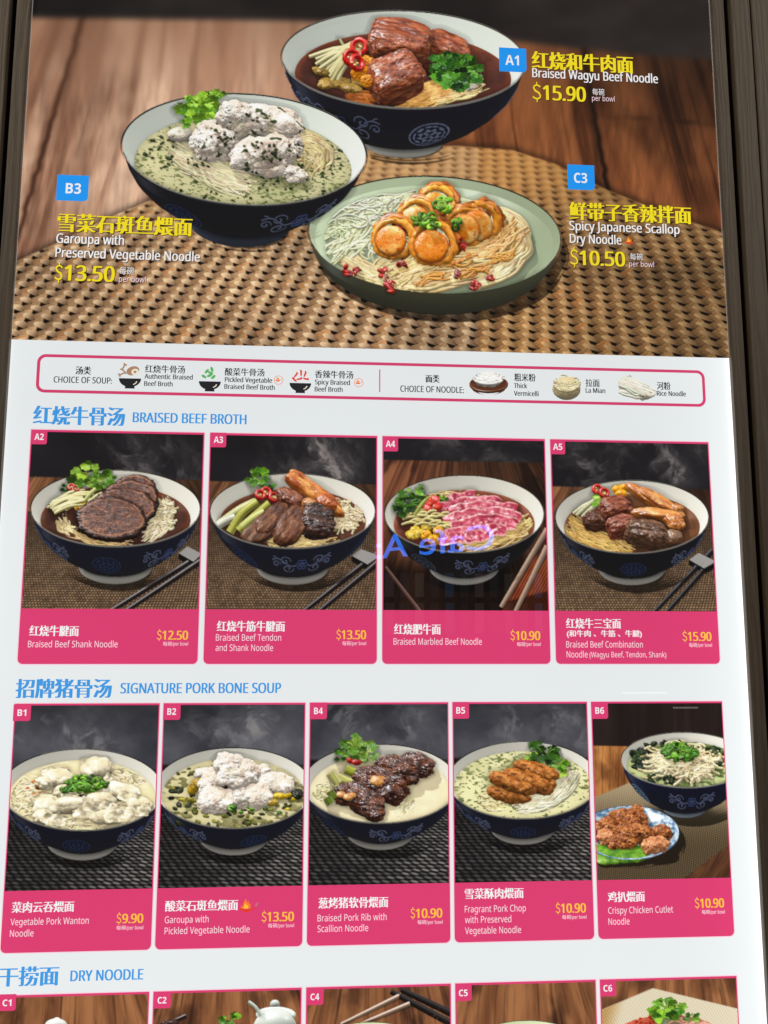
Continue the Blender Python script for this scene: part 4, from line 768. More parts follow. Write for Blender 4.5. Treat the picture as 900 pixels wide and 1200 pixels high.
def pic_hero():
    P = card('HERO', -.4816, .4856, -.70, -.1198); PX, PY = P.PX, P.PY
    d1 = Dish(473, 67, 143, 57, .75, rot=.035); d3 = Dish(286.5, 172, 143.5, 65, .70, rot=.06); e = Dish(509.5, 273, 148, 68, .24, rot=.05, k=.04)
    for q in (d1, e):                                  # one table plane under all three dishes
        yy = q.cy + q.a * (q.h * q.cp); q.z0 = float(table_z(d3, np.array([q.cx]), np.array([yy]))[0] - table_z(q, np.array([q.cx]), np.array([yy]))[0])
    # table
    u = (PX - 461) / (PY + 1200) * 1.55; v = PY / 260
    bl = sm(140, -20, PY)
    dk = wood(u, v, (158, 102, 66), (112, 66, 42), (52, 28, 16), 40, .62); lt = wood(u, v, (224, 190, 164), (194, 152, 126), (132, 94, 74), 44, .42)
    c = mix(lt, dk, sm(330, 560, PX + .25 * PY)); c = mix(c, mix((150, 112, 88), (112, 78, 58), fb2(PX / 50, PY / 90, 2, 3)), bl * .55)
    def groove(x0, y0, x1, y1, w, col=(30, 16, 10), k=.9):
        gx = x0 + (x1 - x0) * (PY - y0) / (y1 - y0) + 2.5 * (vn2(PY / 9, 0 * PY, 3) - .5); g = np.exp(-((PX - gx) / w) ** 2); return mix(c, col, np.clip(g * k, 0, 1))
    c = groove(97, 22, 22, 275, 3.4, (78, 50, 36)); c = groove(690, 100, 714, 235, 3.2 ); c = groove(686, 60, 690, 100, 3, (60, 38, 24), .5)
    c = mix(c, (46, 30, 22), np.clip(np.exp(-((PY - 135 - .08 * (PX - 700)) / 3) ** 2) * sm(690, 720, PX) * .6 * vn2(PX / 12, PY / 9), 0, 1))
    fz = fb2(PX / 5 + PY / 60, PY / 26, 3, 91) - .5; c = c * (1 + .28 * fz * sm(40, 130, PY))[..., None]
    c = c * (.92 - .42 * sm(560, 860, PX) * sm(260, 40, PY))[..., None]
    # dark room behind the table
    by = 20 + .012 * (PX - 40) + 40 * sm(330, 860, PX)
    wl = mix((26, 23, 23), (56, 49, 47), np.clip(fb2(PX / 90, PY / 60, 3, 9) * 1.5 - .3, 0, 1)); c = mix(wl, c, sm(-5, 6, PY - by))
    # woven mat
    mx = np.array([-20, 15, 60, 130, 200, 330, 430, 535, 600, 650, 710, 775, 840, 900.]); my = np.array([318, 308, 288, 254, 225, 186, 173, 171, 176, 192, 222, 248, 270, 292.])
    edge = PY - np.interp(PX, mx, my)
    q = 1 / (PY + 240.); U = (PX - 430) * q * 27.4; V = -np.log(q) * 63 + (PX - 430) * -.004
    k = np.floor(V); su = U + .5 * (k % 2); f0 = V - k
    hA = np.full_like(PX, -9.0); hB = hA.copy(); tA = np.zeros_like(PX); tB = tA.copy(); aA = tA.copy(); aB = tA.copy(); cA = tA.copy()
    ca, sa, cb, sb = math.cos(.42), math.sin(.42), math.cos(.34), math.sin(.34); wob_ = (fb2(PX / 17, PY / 11, 2, 61) - .5) * .16
    for dk in (-1, 0, 1):
        kk = k + dk; su = U + .13 * kk + wob_; b0 = np.floor(su)
        for di in (-1, 0, 1):
            x = (su - b0 - di - .5) * 23; y = (V - kk - .5 + wob_) * 10.0; rn = vn2((b0 + di) * 3.7, kk * 1.9, 5)
            a_ = x * ca - y * sa; b_ = x * sa + y * ca + .010 * a_ * a_; hh = 1 - np.abs(a_ / 11.5) ** 3 - np.abs(b_ / 5.0) ** 2.6
            g = hh > hA; hA = np.where(g, hh, hA); tA = np.where(g, rn, tA); aA = np.where(g, a_, aA); cA = np.where(g, b_, cA)
            x2, y2 = x - 10.5, y - 2.2; a_ = x2 * cb + y2 * sb; b_ = -x2 * sb + y2 * cb - .012 * a_ * a_ + .6; hh = 1 - np.abs(a_ / 13.5) ** 2.4 - np.abs(b_ / 3.7) ** 2.2 - .035 * a_ - .05
            g = hh > hB; hB = np.where(g, hh, hB); tB = np.where(g, 1 - rn, tB); aB = np.where(g, a_, aB)
    fray = .88 + .24 * fb2(PX / 3.1, PY / 2.2, 2, 55); near = sm(200, 330, PY)
    ln_ = .5 + .5 * np.cos(cA * 2.7); lA = np.clip((.50 + .32 * tA) * (1 + .025 * aA) - .20 * ln_ * near + .12, 0, 1) * np.clip(hA * 2.6, .35, 1)
    lB = np.clip(.80 - .046 * (aB + 6) + .20 * tB, .05, 1) * np.clip(hB * 3, .4, 1)
    colA = mix((70, 40, 22), (214, 172, 126), np.clip(lA * fray, 0, 1)); colB = mix((74, 42, 22), (218, 188, 150), np.clip(lB * fray, 0, 1))
    tint = np.where((tA > .75)[..., None], np.array((.98, .90, .82), np.float32), 1); ma = mix((16, 9, 6), colA * tint, sm(.06, .26, hA)); m = mix(ma, colB, sm(.04, .2, hB) * (hB > hA - .25)); h1 = np.clip(np.maximum(hA, hB), 0, 1); h2 = 0 * h1
    nz = fb2(PX / 70, PY / 40, 3, 77)
    m = mix(m, m.mean(-1, keepdims=True) * np.array((1.08, 1.0, .9), np.float32), np.full_like(PX, .25)); m = m * (.78 + .4 * nz)[..., None]; far = sm(290, 190, PY); av = mix((140, 98, 62), (200, 160, 114), np.clip(.5 + .5 * (h1 - h2), 0, 1)); m = mix(m, av, far * .7)
    m = m * (1 - .28 * sm(560, 860, PX))[..., None] * np.where((PX > 560)[..., None], np.array((1, .95, .85)), 1)
    far = sm(200, 20, PY) ; cb = np.stack([box(box(c[..., i], 7), 6) for i in range(3)], -1); c = mix(c, cb, far)
    mb = np.stack([box(m[..., i], 3) for i in range(3)], -1); m = mix(m, mb, sm(300, 200, PY)); c = mix(c, m, sm(-3, 3, edge)); c = c * (1 - .35 * np.exp(-(edge / 6) ** 2) * (edge < 0))[..., None]
    zt = table_z(d3, PX, np.maximum(PY, by)); P.bgd(c, zt)
    # braised wagyu bowl
    P.pre = 'A1/'
    bowl(P, d1, fr=.37, meds=(.26, 1.35), flowers=(-.55, -1.25), soup=brown_soup((54, 24, 16), (120, 60, 34)), rimc=(120, 104, 88), navy=(26, 31, 58), medc=(150, 160, 190), inner=(216, 222, 214), foot=(206, 206, 200))
    P.strands(d1, [(402, 108), (420, 116), (445, 121)], 40, 8, 1.1, (196, 120, 60), wig=2)
    P.strands(d1, [(462, 122), (490, 116), (520, 106), (540, 100)], 150, 13, 1.1, (226, 176, 104), wig=2, lift=.10, name='noodles'); P.strands(d1, [(480, 120), (510, 116), (545, 108), (556, 100)], 60, 7, 1.0, (236, 206, 150), wig=2, lift=.06)
    bf = meat((104, 48, 30), (178, 104, 68), (214, 158, 116), fs=(2.5, 12, 12), fk=.5)
    P.blob(d1, 521, 57, .10, (28, 20, 14), bf, 'beef_piece', rot=(.3, .25, -.25), e=.6, na=.14, nf=2.1, cl=3, fib=(.8, 1.5, 1.5), gloss=.6); P.blob(d1, 498, 75, .02, (20, 14, 12), meat((90, 40, 32), (150, 80, 66)), 'beef_piece', e=.8, na=.2, rot=(.2, .1, .2), gloss=.4); P.blob(d1, 438, 58, .04, (14, 12, 10), meat((80, 36, 26), (140, 76, 54)), 'beef_piece', na=.2, gloss=.5)
    P.blob(d1, 469, 49, .24, (35, 24, 19), bf, 'beef_piece', rot=(.35, .12, -.12), e=.5, na=.14, nf=2.1, cl=3, fib=(.8, 1.5, 1.5), gloss=.7); P.blob(d1, 463, 92, .06, (30, 25, 22), bf, 'beef_piece', rot=(.45, -.25, .45), e=.5, na=.14, nf=2.1, cl=3, fib=(.8, 1.5, 1.5), gloss=.75)
    for k in range(22):
        a = k / 21; x1, y1 = 368 + 30 * a + rng.normal(0, 4), 70 + 24 * a + rng.normal(0, 2)
        strip(P, d1, [(420 + rng.normal(0, 3), 52 + 18 * a + rng.normal(0, 4), .16), ((x1 + 420) / 2, (y1 + 58) / 2 - 4, .12), (x1, y1, -.02)], 3.2, np.array((222, 212, 160)) + rng.normal(0, 14), gloss=.4)
    strip(P, d1, [(398, 46, .1), (404, 56, .12), (412, 62, .12)], 2, (226, 222, 180))
    for x, y in ((400, 98), (412, 104), (420, 96), (384, 98), (378, 84)): P.blob(d1, x, y, -.06, (12, 8, 5), plain((140, 112, 50), (190, 160, 90)), 'vegetables', na=.3, gloss=.5, rot=(.2, 0, rng.uniform(0, 3)))
    for x, y, q in ((428, 78, 11), (435, 88, 10), (422, 86, 9), (436, 76, 8), (430, 95, 7)): P.blob(d1, x, y, .08, (q, q * .8, q), plain((224, 130, 24), (250, 184, 56)), 'vegetables', na=.3, nf=3, gloss=.6, e=.85)
    for x, y, r in ((412, 68, (.9, .5, 0)), (421, 55, (.9, -.3, 0)), (418, 74, (.5, .8, 0))): chilli(P, d1, x, y, 8, Z=.2, rot=r, col=(206, 36, 24))
    P.leaf(d1, 522, 72, .14, 14, 14, ((20, 62, 20), (84, 146, 50))); P.leaf(d1, 536, 84, .08, 24, 40, ((18, 58, 18), (92, 150, 50))); P.leaf(d1, 550, 78, .08, 12, 12, ((40, 80, 20), (150, 180, 70))); flakes(P, d1, 552, 101, 10, 8, 12, 3.4, [(236, 228, 210)], 'garnish', Z=-.1)
    # garoupa bowl
    P.pre = 'B3/'
    bowl(P, d3, fr=.44, meds=(-.55, 1.9), flowers=(.55,), soup=milk_soup((180, 176, 140), (70, 84, 38), .655, 44, 3), rimc=(34, 34, 40), navy=(20, 25, 46), medc=(58, 76, 116), inner=(220, 226, 218), foot=(66, 74, 92), sg=.4, line=(96, 98, 104))
    P.strands(d3, [(208, 180), (235, 196), (262, 210), (285, 218)], 150, 13, 1.15, (224, 214, 178), wig=2, lift=.1); P.strands(d3, [(345, 168), (362, 172), (374, 184), (368, 196)], 110, 13, 1.1, (222, 204, 156), wig=2.4, lift=.1); P.strands(d3, [(356, 160), (370, 178), (376, 192)], 40, 10, 1.1, (228, 212, 168), wig=2, lift=.12)
    P.blob(d3, 211, 158, -.02, (14, 10, 9), plain((190, 184, 168), (226, 220, 206)), 'fish_piece', na=.22)
    fi = fishy((52, 66, 32), .685, 4.6)
    for x, y, rx, ry, rz, z, rot in ((251, 166, 26, 24, 22, .06, (.2, .1, .3)), (316, 196, 22, 11, 10, -.02, (.2, 0, 0)), (345, 204, 14, 10, 9, -.06, (0, 0, -.3)), (309, 180, 42, 22, 18, .06, (.3, .05, .05)), (337, 172, 16, 16, 15, .08, (.2, .2, 0)), (285, 142, 30, 20, 18, .22, (.3, .2, .25)), (318, 144, 34, 20, 17, .22, (.3, -.1, -.3)), (276, 132, 18, 13, 11, .32, (.2, 0, .2))):
        P.blob(d3, x, y, z, (rx, ry, rz), fi, 'fish_piece', rot=tuple(np.array(rot) + rng.normal(0, .15, 3)), nf=1.9, na=.40, gloss=.26, oct=5, ridge=.30, e=.8, cl=5, bump=.5)
    for x, y, w, h, n in ((300, 135, 40, 10, 26), (255, 160, 18, 12, 12), (312, 172, 36, 8, 24), (318, 186, 12, 8, 12)): flakes(P, d3, x, y, w, h, n, 2.3, [(40, 56, 26), (56, 72, 32), (74, 90, 44)], 'garnish', Z=.22 if y < 150 else .12, lift=.16)
    flakes(P, d3, 300, 222, 90, 16, 50, 2.0, [(50, 70, 30), (72, 92, 40)], 'garnish', Z=-.145); flakes(P, d3, 370, 190, 36, 24, 40, 2.0, [(52, 72, 30), (70, 92, 40)], 'garnish', Z=-.145); flakes(P, d3, 190, 180, 24, 20, 22, 2.8, [(50, 68, 28), (44, 60, 30), (120, 130, 60)], 'garnish', Z=-.14); flakes(P, d3, 240, 185, 24, 12, 18, 2.6, [(48, 64, 30)], 'garnish', Z=-.02)
    P.leaf(d3, 236, 128, .16, 22, 36, ((70, 122, 26), (166, 204, 74))); P.leaf(d3, 250, 116, .2, 13, 14, ((80, 130, 30), (176, 210, 84))); P.leaf(d3, 218, 144, .06, 9, 8, ((50, 96, 24), (120, 170, 60)))
    # scallop plate
    P.pre = 'C3/'
    def glaze(th, t):
        X, Y = np.cos(th), np.sin(th); return mix((176, 190, 158), (198, 212, 184), np.clip(.5 - .5 * np.sin(th) * .9 + .25 * (fb2(th * 3, t * .8, 3, 6) - .5), 0, 1)) * (.80 + .2 * np.clip(.6 - np.sin(th), 0, 1))[..., None]
    P.lathe(e, [(1.0, 0), (.97, -.10), (.90, -.22), (.74, -.36), (.5, -.42)], lambda th, t: mix((104, 106, 82), (58, 60, 50), np.clip(t / 3, 0, 1)), .5, 'plate')
    P.lathe(e, [(.99, 0), (.95, -.06), (.84, -.16), (.64, -.21), (.0, -.23)], glaze, .5, 'plate', outward=False); P.lathe(e, [(1.0, -.022), (1.007, -.008), (1.0, .008), (.985, .006)], (96, 74, 44), .5, 'plate')
    P.blob(e, 510, 212, -.045, (14, 5, .6), (214, 226, 206), 'plate', rot=(-.9, 0, 0), na=0, gloss=0)
    # the nest of noodles and the cabbage shreds
    for k in range(5): P.strands(e, [(398 + 4 * k, 290 - 12 * k), (430 + 4 * k, 262 - 10 * k), (470, 240 - 6 * k), (520, 232 - 4 * k), (552, 240)], 44, 10, 1.2, (224, 230, 188), name='vegetables', wig=5, lift=.12, Z=-.10, gloss=.35)
    P.nest(e, 425, 278, 44, 28, 90, 1.0, (226, 232, 192), name='vegetables', Z=-.10, lift=.1, curl=1.2, ang=2.4); P.nest(e, 440, 246, 50, 14, 50, .9, (230, 234, 206), name='vegetables', Z=-.06, lift=.08, curl=1.4)
    n0 = (240, 220, 172)
    for k in range(6): P.strands(e, [(404 + 3 * k, 300 + 4 * k), (428 + 4 * k, 318 + 2 * k), (452, 330 - 4 * k), (478, 326 - 5 * k)], 40, 9, 1.5, n0, wig=1.7, lift=.1, Z=-.12)
    for k in range(8): P.strands(e, [(462 + 4 * k, 338 - 4 * k), (500 + 3 * k, 334 - 7 * k), (545 + 3 * k, 322 - 7 * k), (585 - 2 * k, 318 - 8 * k)], 46, 9, 1.5, (248, 216, 164), wig=1.7, lift=.17, Z=-.09)
    for k in range(6): P.strands(e, [(556 + 4 * k, 332 - 7 * k), (590 + 3 * k, 316 - 7 * k), (612 - k, 292 - 4 * k), (606 - 3 * k, 264 - 2 * k), (585 - 3 * k, 252)], 36, 9, 1.45, (248, 224, 178), wig=1.7, lift=.17, Z=-.09)
    P.strands(e, [(470, 322), (505, 302), (560, 296), (600, 286)], 90, 16, 1.2, (240, 208, 152), wig=2, lift=.12, Z=-.04); P.strands(e, [(560, 300), (590, 286), (602, 268)], 40, 10, 1.2, (228, 180, 120), wig=3, lift=.1, Z=-.02)
    for x, y in ((508, 328), (556, 316), (588, 300), (540, 306)): P.strands(e, [(x - 16, y + 5), (x, y), (x + 16, y - 5)], 6, 6, 1.1, (226, 160, 84), wig=2, lift=.1, Z=.0)
    def scallop(x, y, R, rot, z):
        nm = P.each('scallop')
        for dx, dy, dz, k, w, cc in ((5, -3.5, -.06, 1.04, .17, (150, 82, 28)), (3.4, -2.5, -.035, 1.0, .17, (206, 124, 44)), (1.6, -1.2, -.01, .94, .15, (228, 156, 66))):
            P.ring(e, x + dx, y + dy, z + dz, R * k, R * w, cc, nm, rot=rot, gloss=.7, wob=.25)
        def face(u, nz):
            r_ = np.hypot(u[..., 0], u[..., 1]); q = fb3(u[..., 0] * 1.5 + x, u[..., 1] * 1.5 + y, u[..., 2], 3, 5)
            cc = mix((250, 216, 150), (236, 136, 36), np.clip((q - .32) * 3.4, 0, 1) * .9); cc = mix(cc, (196, 104, 30), sm(.78, 1.0, r_) * .8); return mix(cc, (188, 70, 20), sm(.64, .72, fb3(u[..., 0] * 5 + x, u[..., 1] * 5, u[..., 2], 2, 9)) * .5)
        P.blob(e, x - 1, y + 1.5, z + .03, (R * .80, R * .76, R * .34), face, nm, rot=rot, e=(1, .5), na=.07, nf=2.0, gloss=.8)
    for x, y, R, rot, z in ((510, 240, 21, (.7, .2, 0), .12), (487, 257, 22, (.8, -.2, 0), .12), (560, 263, 23, (1.0, .75, 0), .1), (544, 268, 23, (1.0, .6, 0), .12), (459, 281, 23, (.9, -.1, 0), .1), (506, 288, 25, (.9, .1, 0), .12)): scallop(x, y, R, rot, z)
    for x, y, w, h, n in ((468, 264, 12, 4, 12), (460, 270, 8, 3, 6), (552, 258, 5, 8, 7), (412, 318, 10, 8, 12), (460, 335, 8, 6, 8), (558, 334, 8, 5, 7), (575, 325, 4, 4, 3), (470, 312, 5, 5, 4), (535, 322, 4, 3, 3), (573, 248, 4, 4, 4), (542, 285, 4, 6, 5), (500, 304, 6, 4, 4), (450, 322, 5, 8, 6), (484, 239, 3, 3, 2), (524, 284, 3, 5, 3)): flakes(P, e, x, y, w, h, n, 4.0, [(176, 34, 18), (200, 48, 24), (150, 28, 16)], 'chilli', Z=.13 if y < 300 else .03, gloss=.9)
    chopped(P, e, 520, 240, 9, 7, 14, 4.2, Z=.32, lift=.05, col=(112, 152, 44)); chopped(P, e, 496, 258, 11, 7, 14, 4.2, Z=.3, lift=.05, col=(104, 148, 44)); chopped(P, e, 534, 262, 6, 5, 6, 3.8, Z=.3, lift=.05); chopped(P, e, 508, 264, 6, 3, 5, 3.6, Z=.3, col=(136, 172, 60))
    P.shade(L=(-.38, .86, .32), ao=.76)
#END_PICS
# ------------------------------------------------------------------ materials
def srgb(r, g, b):
    return tuple(float(v) for v in lin(np.array([r, g, b], np.float32))) + (1.0,)
def backlight_group():
    """the lamps behind the printed sheet: nearly even, a little stronger along the edges where the LED strips sit"""
    g = bpy.data.node_groups.new("backlight", 'ShaderNodeTree')
    g.interface.new_socket("Strength", in_out='OUTPUT', socket_type='NodeSocketFloat')
    N = g.nodes; L = g.links
    def m(op, a, b=None, c=None):
        n = N.new('ShaderNodeMath'); n.operation = op
        for i, v in enumerate((a, b, c)):
            if v is None: continue
            if isinstance(v, (int, float)): n.inputs[i].default_value = v
            else: L.new(v, n.inputs[i])
        return n.outputs[0]
    p = N.new('ShaderNodeSeparateXYZ'); ge = N.new('ShaderNodeNewGeometry'); L.new(ge.outputs['Position'], p.inputs[0])
    ax = m('SUBTRACT', .4859, m('ABSOLUTE', p.outputs[0]))
    thin = m('POWER', 2.718, m('MULTIPLY', ax, -330.0)); wide = m('POWER', 2.718, m('MULTIPLY', ax, -22.0))
    noi = N.new('ShaderNodeTexNoise'); noi.inputs['Scale'].default_value = 2.3; L.new(ge.outputs['Position'], noi.inputs['Vector'])
    low = N.new('ShaderNodeMapRange'); low.inputs[1].default_value = .9; low.inputs[2].default_value = 2.0; low.inputs[3].default_value = 1.07; low.inputs[4].default_value = .97; L.new(p.outputs[2], low.inputs[0])
    grn = N.new('ShaderNodeTexNoise'); grn.inputs['Scale'].default_value = 760.0; grn.inputs['Detail'].default_value = 2.0; L.new(ge.outputs['Position'], grn.inputs['Vector'])
    s = m('ADD', low.outputs[0], m('ADD', m('MULTIPLY', m('SUBTRACT', noi.outputs['Fac'], .5), .10), m('MULTIPLY', m('SUBTRACT', grn.outputs['Fac'], .5), .07)))
    rt = m('MULTIPLY', m('GREATER_THAN', p.outputs[0], 0), .30)
    s = m('ADD', s, m('MULTIPLY', thin, m('ADD', .35, rt))); s = m('ADD', s, m('MULTIPLY', wide, m('ADD', .05, m('MULTIPLY', rt, .5))))
    o = N.new('NodeGroupOutput'); L.new(s, o.inputs[0]); return g
BG = backlight_group()
MATS = {}
def print_mat(name, rgb=None, gain=1.0):
    """translucent printed sheet, lit from behind, with a clear glossy laminate in front"""
    if name in MATS: return MATS[name]
    m = bpy.data.materials.new(name); m.use_nodes = True; nt = m.node_tree; b = nt.nodes['Principled BSDF']
    b.inputs['Roughness'].default_value = .003; b.inputs['IOR'].default_value = 1.42
    b.inputs['Base Color'].default_value = (.02, .02, .02, 1)
    k = nt.nodes.new('ShaderNodeGroup'); k.node_tree = BG
    mu = nt.nodes.new('ShaderNodeMath'); mu.operation = 'MULTIPLY'; mu.inputs[1].default_value = gain; nt.links.new(k.outputs[0], mu.inputs[0]); nt.links.new(mu.outputs[0], b.inputs['Emission Strength'])
    if rgb is None:
        a = nt.nodes.new('ShaderNodeVertexColor'); a.layer_name = 'Col'; nt.links.new(a.outputs['Color'], b.inputs['Emission Color'])
    else: b.inputs['Emission Color'].default_value = srgb(*rgb)
    m.cycles.emission_sampling = 'NONE'; MATS[name] = m; return m
def wood_mat(name, c0, c1, scale=1.0):
    m = bpy.data.materials.new(name); m.use_nodes = True; nt = m.node_tree; b = nt.nodes['Principled BSDF']; N = nt.nodes; L = nt.links
    tc = N.new('ShaderNodeTexCoord'); mp = N.new('ShaderNodeMapping'); mp.inputs['Scale'].default_value = (1, 1, .055); L.new(tc.outputs['Object'], mp.inputs[0])
    oi = N.new('ShaderNodeObjectInfo'); ad = N.new('ShaderNodeVectorMath'); ad.operation = 'ADD'; L.new(mp.outputs[0], ad.inputs[0])
    cx = N.new('ShaderNodeCombineXYZ'); mm = N.new('ShaderNodeMath'); mm.operation = 'MULTIPLY'; mm.inputs[1].default_value = 37.0; L.new(oi.outputs['Random'], mm.inputs[0]); L.new(mm.outputs[0], cx.inputs[0]); L.new(cx.outputs[0], ad.inputs[1])
    wv = N.new('ShaderNodeTexWave'); wv.wave_type = 'BANDS'; wv.bands_direction = 'X'; wv.inputs['Scale'].default_value = 42 * scale; wv.inputs['Distortion'].default_value = 14; wv.inputs['Detail'].default_value = 4; wv.inputs['Detail Scale'].default_value = 1.4; wv.inputs['Detail Roughness'].default_value = .65
    n2 = N.new('ShaderNodeTexNoise'); n2.inputs['Scale'].default_value = 420 * scale; n2.inputs['Detail'].default_value = 5
    L.new(ad.outputs[0], wv.inputs['Vector']); L.new(ad.outputs[0], n2.inputs['Vector'])
    mx = N.new('ShaderNodeMath'); mx.operation = 'MULTIPLY_ADD'; mx.inputs[1].default_value = .38; L.new(wv.outputs['Fac'], mx.inputs[0]); ml = N.new('ShaderNodeMath'); ml.operation = 'MULTIPLY'; ml.inputs[1].default_value = .5; L.new(n2.outputs['Fac'], ml.inputs[0]); L.new(ml.outputs[0], mx.inputs[2])
    r = N.new('ShaderNodeValToRGB'); r.color_ramp.elements[0].color = c0 + (1,); r.color_ramp.elements[1].color = c1 + (1,); r.color_ramp.elements[0].position = .2; r.color_ramp.elements[1].position = .85
    L.new(mx.outputs[0], r.inputs[0]); L.new(r.outputs[0], b.inputs['Base Color']); b.inputs['Roughness'].default_value = .55
    bp = N.new('ShaderNodeBump'); bp.inputs['Strength'].default_value = .25; bp.inputs['Distance'].default_value = .002; L.new(mx.outputs[0], bp.inputs['Height']); L.new(bp.outputs[0], b.inputs['Normal'])
    return m
def flat_mat(name, col, rough=.6, emit=None, strength=0.0):
    m = bpy.data.materials.new(name); m.use_nodes = True; nt = m.node_tree; b = nt.nodes['Principled BSDF']
    no = nt.nodes.new('ShaderNodeTexNoise'); no.inputs['Scale'].default_value = 9.0; mxn = nt.nodes.new('ShaderNodeMix'); mxn.data_type = 'RGBA'
    mxn.inputs[6].default_value = tuple(c * .8 for c in col) + (1,); mxn.inputs[7].default_value = tuple(col) + (1,); nt.links.new(no.outputs['Fac'], mxn.inputs[0]); nt.links.new(mxn.outputs[2], b.inputs['Base Color'])
    b.inputs['Roughness'].default_value = rough
    if emit: b.inputs['Emission Color'].default_value = tuple(emit) + (1,); b.inputs['Emission Strength'].default_value = strength
    return m

# ------------------------------------------------------------------ object helpers
def link(o, parent=None):
    sc.collection.objects.link(o)
    if parent is not None: o.parent = parent
    return o
def mesh_obj(name, verts, faces, mat, parent=None, mats=None, midx=None):
    me = bpy.data.meshes.new(name); me.from_pydata([tuple(v) for v in verts], [], [tuple(f) for f in faces]); me.update()
    for m in (mats or [mat]): me.materials.append(m)
    if midx is not None: me.polygons.foreach_set('material_index', midx)
    return link(bpy.data.objects.new(name, me), parent)
def thing(name, label, cat, loc=(0, 0, 0)):
    o = link(bpy.data.objects.new(name, None)); o.location = loc; o['label'] = label; o['category'] = cat; o.empty_display_size = .05
    return o
def boxmesh(name, x0, x1, z0, z1, y0, y1, mat, parent=None, bev=.0015):
    import bmesh
    bm = bmesh.new(); bmesh.ops.create_cube(bm, size=1)
    for v in bm.verts: v.co = ((x0 + x1) / 2 + v.co.x * (x1 - x0), (y0 + y1) / 2 + v.co.y * (y1 - y0), (z0 + z1) / 2 + v.co.z * (z1 - z0))
    if bev: bmesh.ops.bevel(bm, geom=list(bm.edges), offset=bev, segments=2, affect='EDGES', profile=.5)
    me = bpy.data.meshes.new(name); bm.to_mesh(me); bm.free(); me.materials.append(mat)
    return link(bpy.data.objects.new(name, me), parent)
def rrect(X0, X1, Y0, Y1, r, n=6):
    """rounded rectangle outline; r = radii (tl, tr, br, bl)"""
    pts = []
    for (cx, cy, a0, rr) in ((X0 + r[0], Y0 + r[0], 180, r[0]), (X1 - r[1], Y0 + r[1], 270, r[1]), (X1 - r[2], Y1 - r[2], 0, r[2]), (X0 + r[3], Y1 - r[3], 90, r[3])):
        for k in range(n + 1 if rr else 1):
            a = math.radians(a0 + 90 * k / n); pts.append((cx + rr * math.cos(a), cy + rr * math.sin(a)))
    return pts
def sheet(name, outline, z, mat, parent):
    return mesh_obj(name, [W3(x, y, z) for x, y in outline], [list(range(len(outline)))[::-1]], mat, parent)
def band(name, o1, o2, z, mat, parent):
    n = len(o1); v = [W3(x, y, z) for x, y in o1] + [W3(x, y, z) for x, y in o2]
    return mesh_obj(name, v, [(i, (i + 1) % n, n + (i + 1) % n, n + i) for i in range(n)], mat, parent)
ZL = dict(card=.0003, photo=.0006, badge=.0010, shadow=.0012, text=.0014)
def picture(P, parent, labels=None, root=None):
    """one printed photograph as a sheet of coloured points, cut along the outlines of what it shows"""
    h, w = P.sid.shape; X0, X1, Y0, Y1 = P.r
    gx, gy = np.meshgrid(np.linspace(X0, X1, w), np.linspace(Y0, Y1, h))
    co = np.stack([gx, np.full_like(gx, -ZL['photo']), HZ - gy], -1).reshape(-1, 3).astype(np.float32)
    col = np.concatenate([P.small.reshape(-1, 3), np.ones((h * w, 1), np.float32)], 1).astype(np.float32)
    idx = np.arange(h * w).reshape(h, w); q = np.stack([idx[:-1, :-1], idx[1:, :-1], idx[1:, 1:], idx[:-1, 1:]], -1)
    fid = P.sid[:-1, :-1].copy(); out = {}; cnt = np.bincount(fid.ravel(), minlength=len(P.names)); fid[cnt[fid] < 14] = 0
    for i, nm in enumerate(P.names):
        f = q[fid == i]
        if len(f) < 1: continue
        key, nm = nm, nm.split('/')[-1].split('#')[0]
        u, inv = np.unique(f, return_inverse=True); inv = inv.reshape(-1).astype(np.int32)
        me = bpy.data.meshes.new(nm); me.vertices.add(len(u)); me.vertices.foreach_set('co', co[u].ravel())
        me.loops.add(len(inv)); me.loops.foreach_set('vertex_index', inv); me.polygons.add(len(f)); me.polygons.foreach_set('loop_start', np.arange(0, len(inv), 4, dtype=np.int32))
        me.update(calc_edges=True)
        at = me.color_attributes.new('Col', 'FLOAT_COLOR', 'POINT'); at.data.foreach_set('color', col[u].ravel())
        me.materials.append(print_mat('printed_photo'))
        o = link(bpy.data.objects.new(nm, me), root if (root is not None and i == 0) else parent)
        if labels and nm in labels: o['label'] = labels[nm]
        out[key] = o
    return out
# ---- lettering: glyphs of Blender's own font set, converted to meshes
TXT = []
def sans(t, b=False):
    o = ''
    for c in t:
        if 'A' <= c <= 'Z': o += chr((0x1D5D4 if b else 0x1D5A0) + ord(c) - 65)
        elif 'a' <= c <= 'z': o += chr((0x1D5EE if b else 0x1D5BA) + ord(c) - 97)
        elif '0' <= c <= '9': o += chr((0x1D7EC if b else 0x1D7E2) + ord(c) - 48)
        else: o += {'$': '＄'}.get(c, c)
    return o
def text(name, parent, body, p0, x1, hpx, mat, bold=0.0, kind='latin', z=None, shadow=None, heavy=False, off=0.0):
    """p0 = photo px of the left end of the base line, x1 = photo px of the right end; hpx = capital (latin) or glyph (cjk) height in px"""
    cu = bpy.data.curves.new(name, 'FONT'); cu.body = body if kind == 'cjk' else sans(body, heavy); cu.size = 1; cu.resolution_u = 3; cu.fill_mode = 'FRONT'; cu.offset = -.007 if (kind == 'cjk' and bold >= .07) else off
    ob = bpy.data.objects.new(name, cu); sc.collection.objects.link(ob)
    TXT.append((ob, name, parent, p0, x1, hpx, mat, bold, kind, ZL['text'] if z is None else z, shadow)); return None
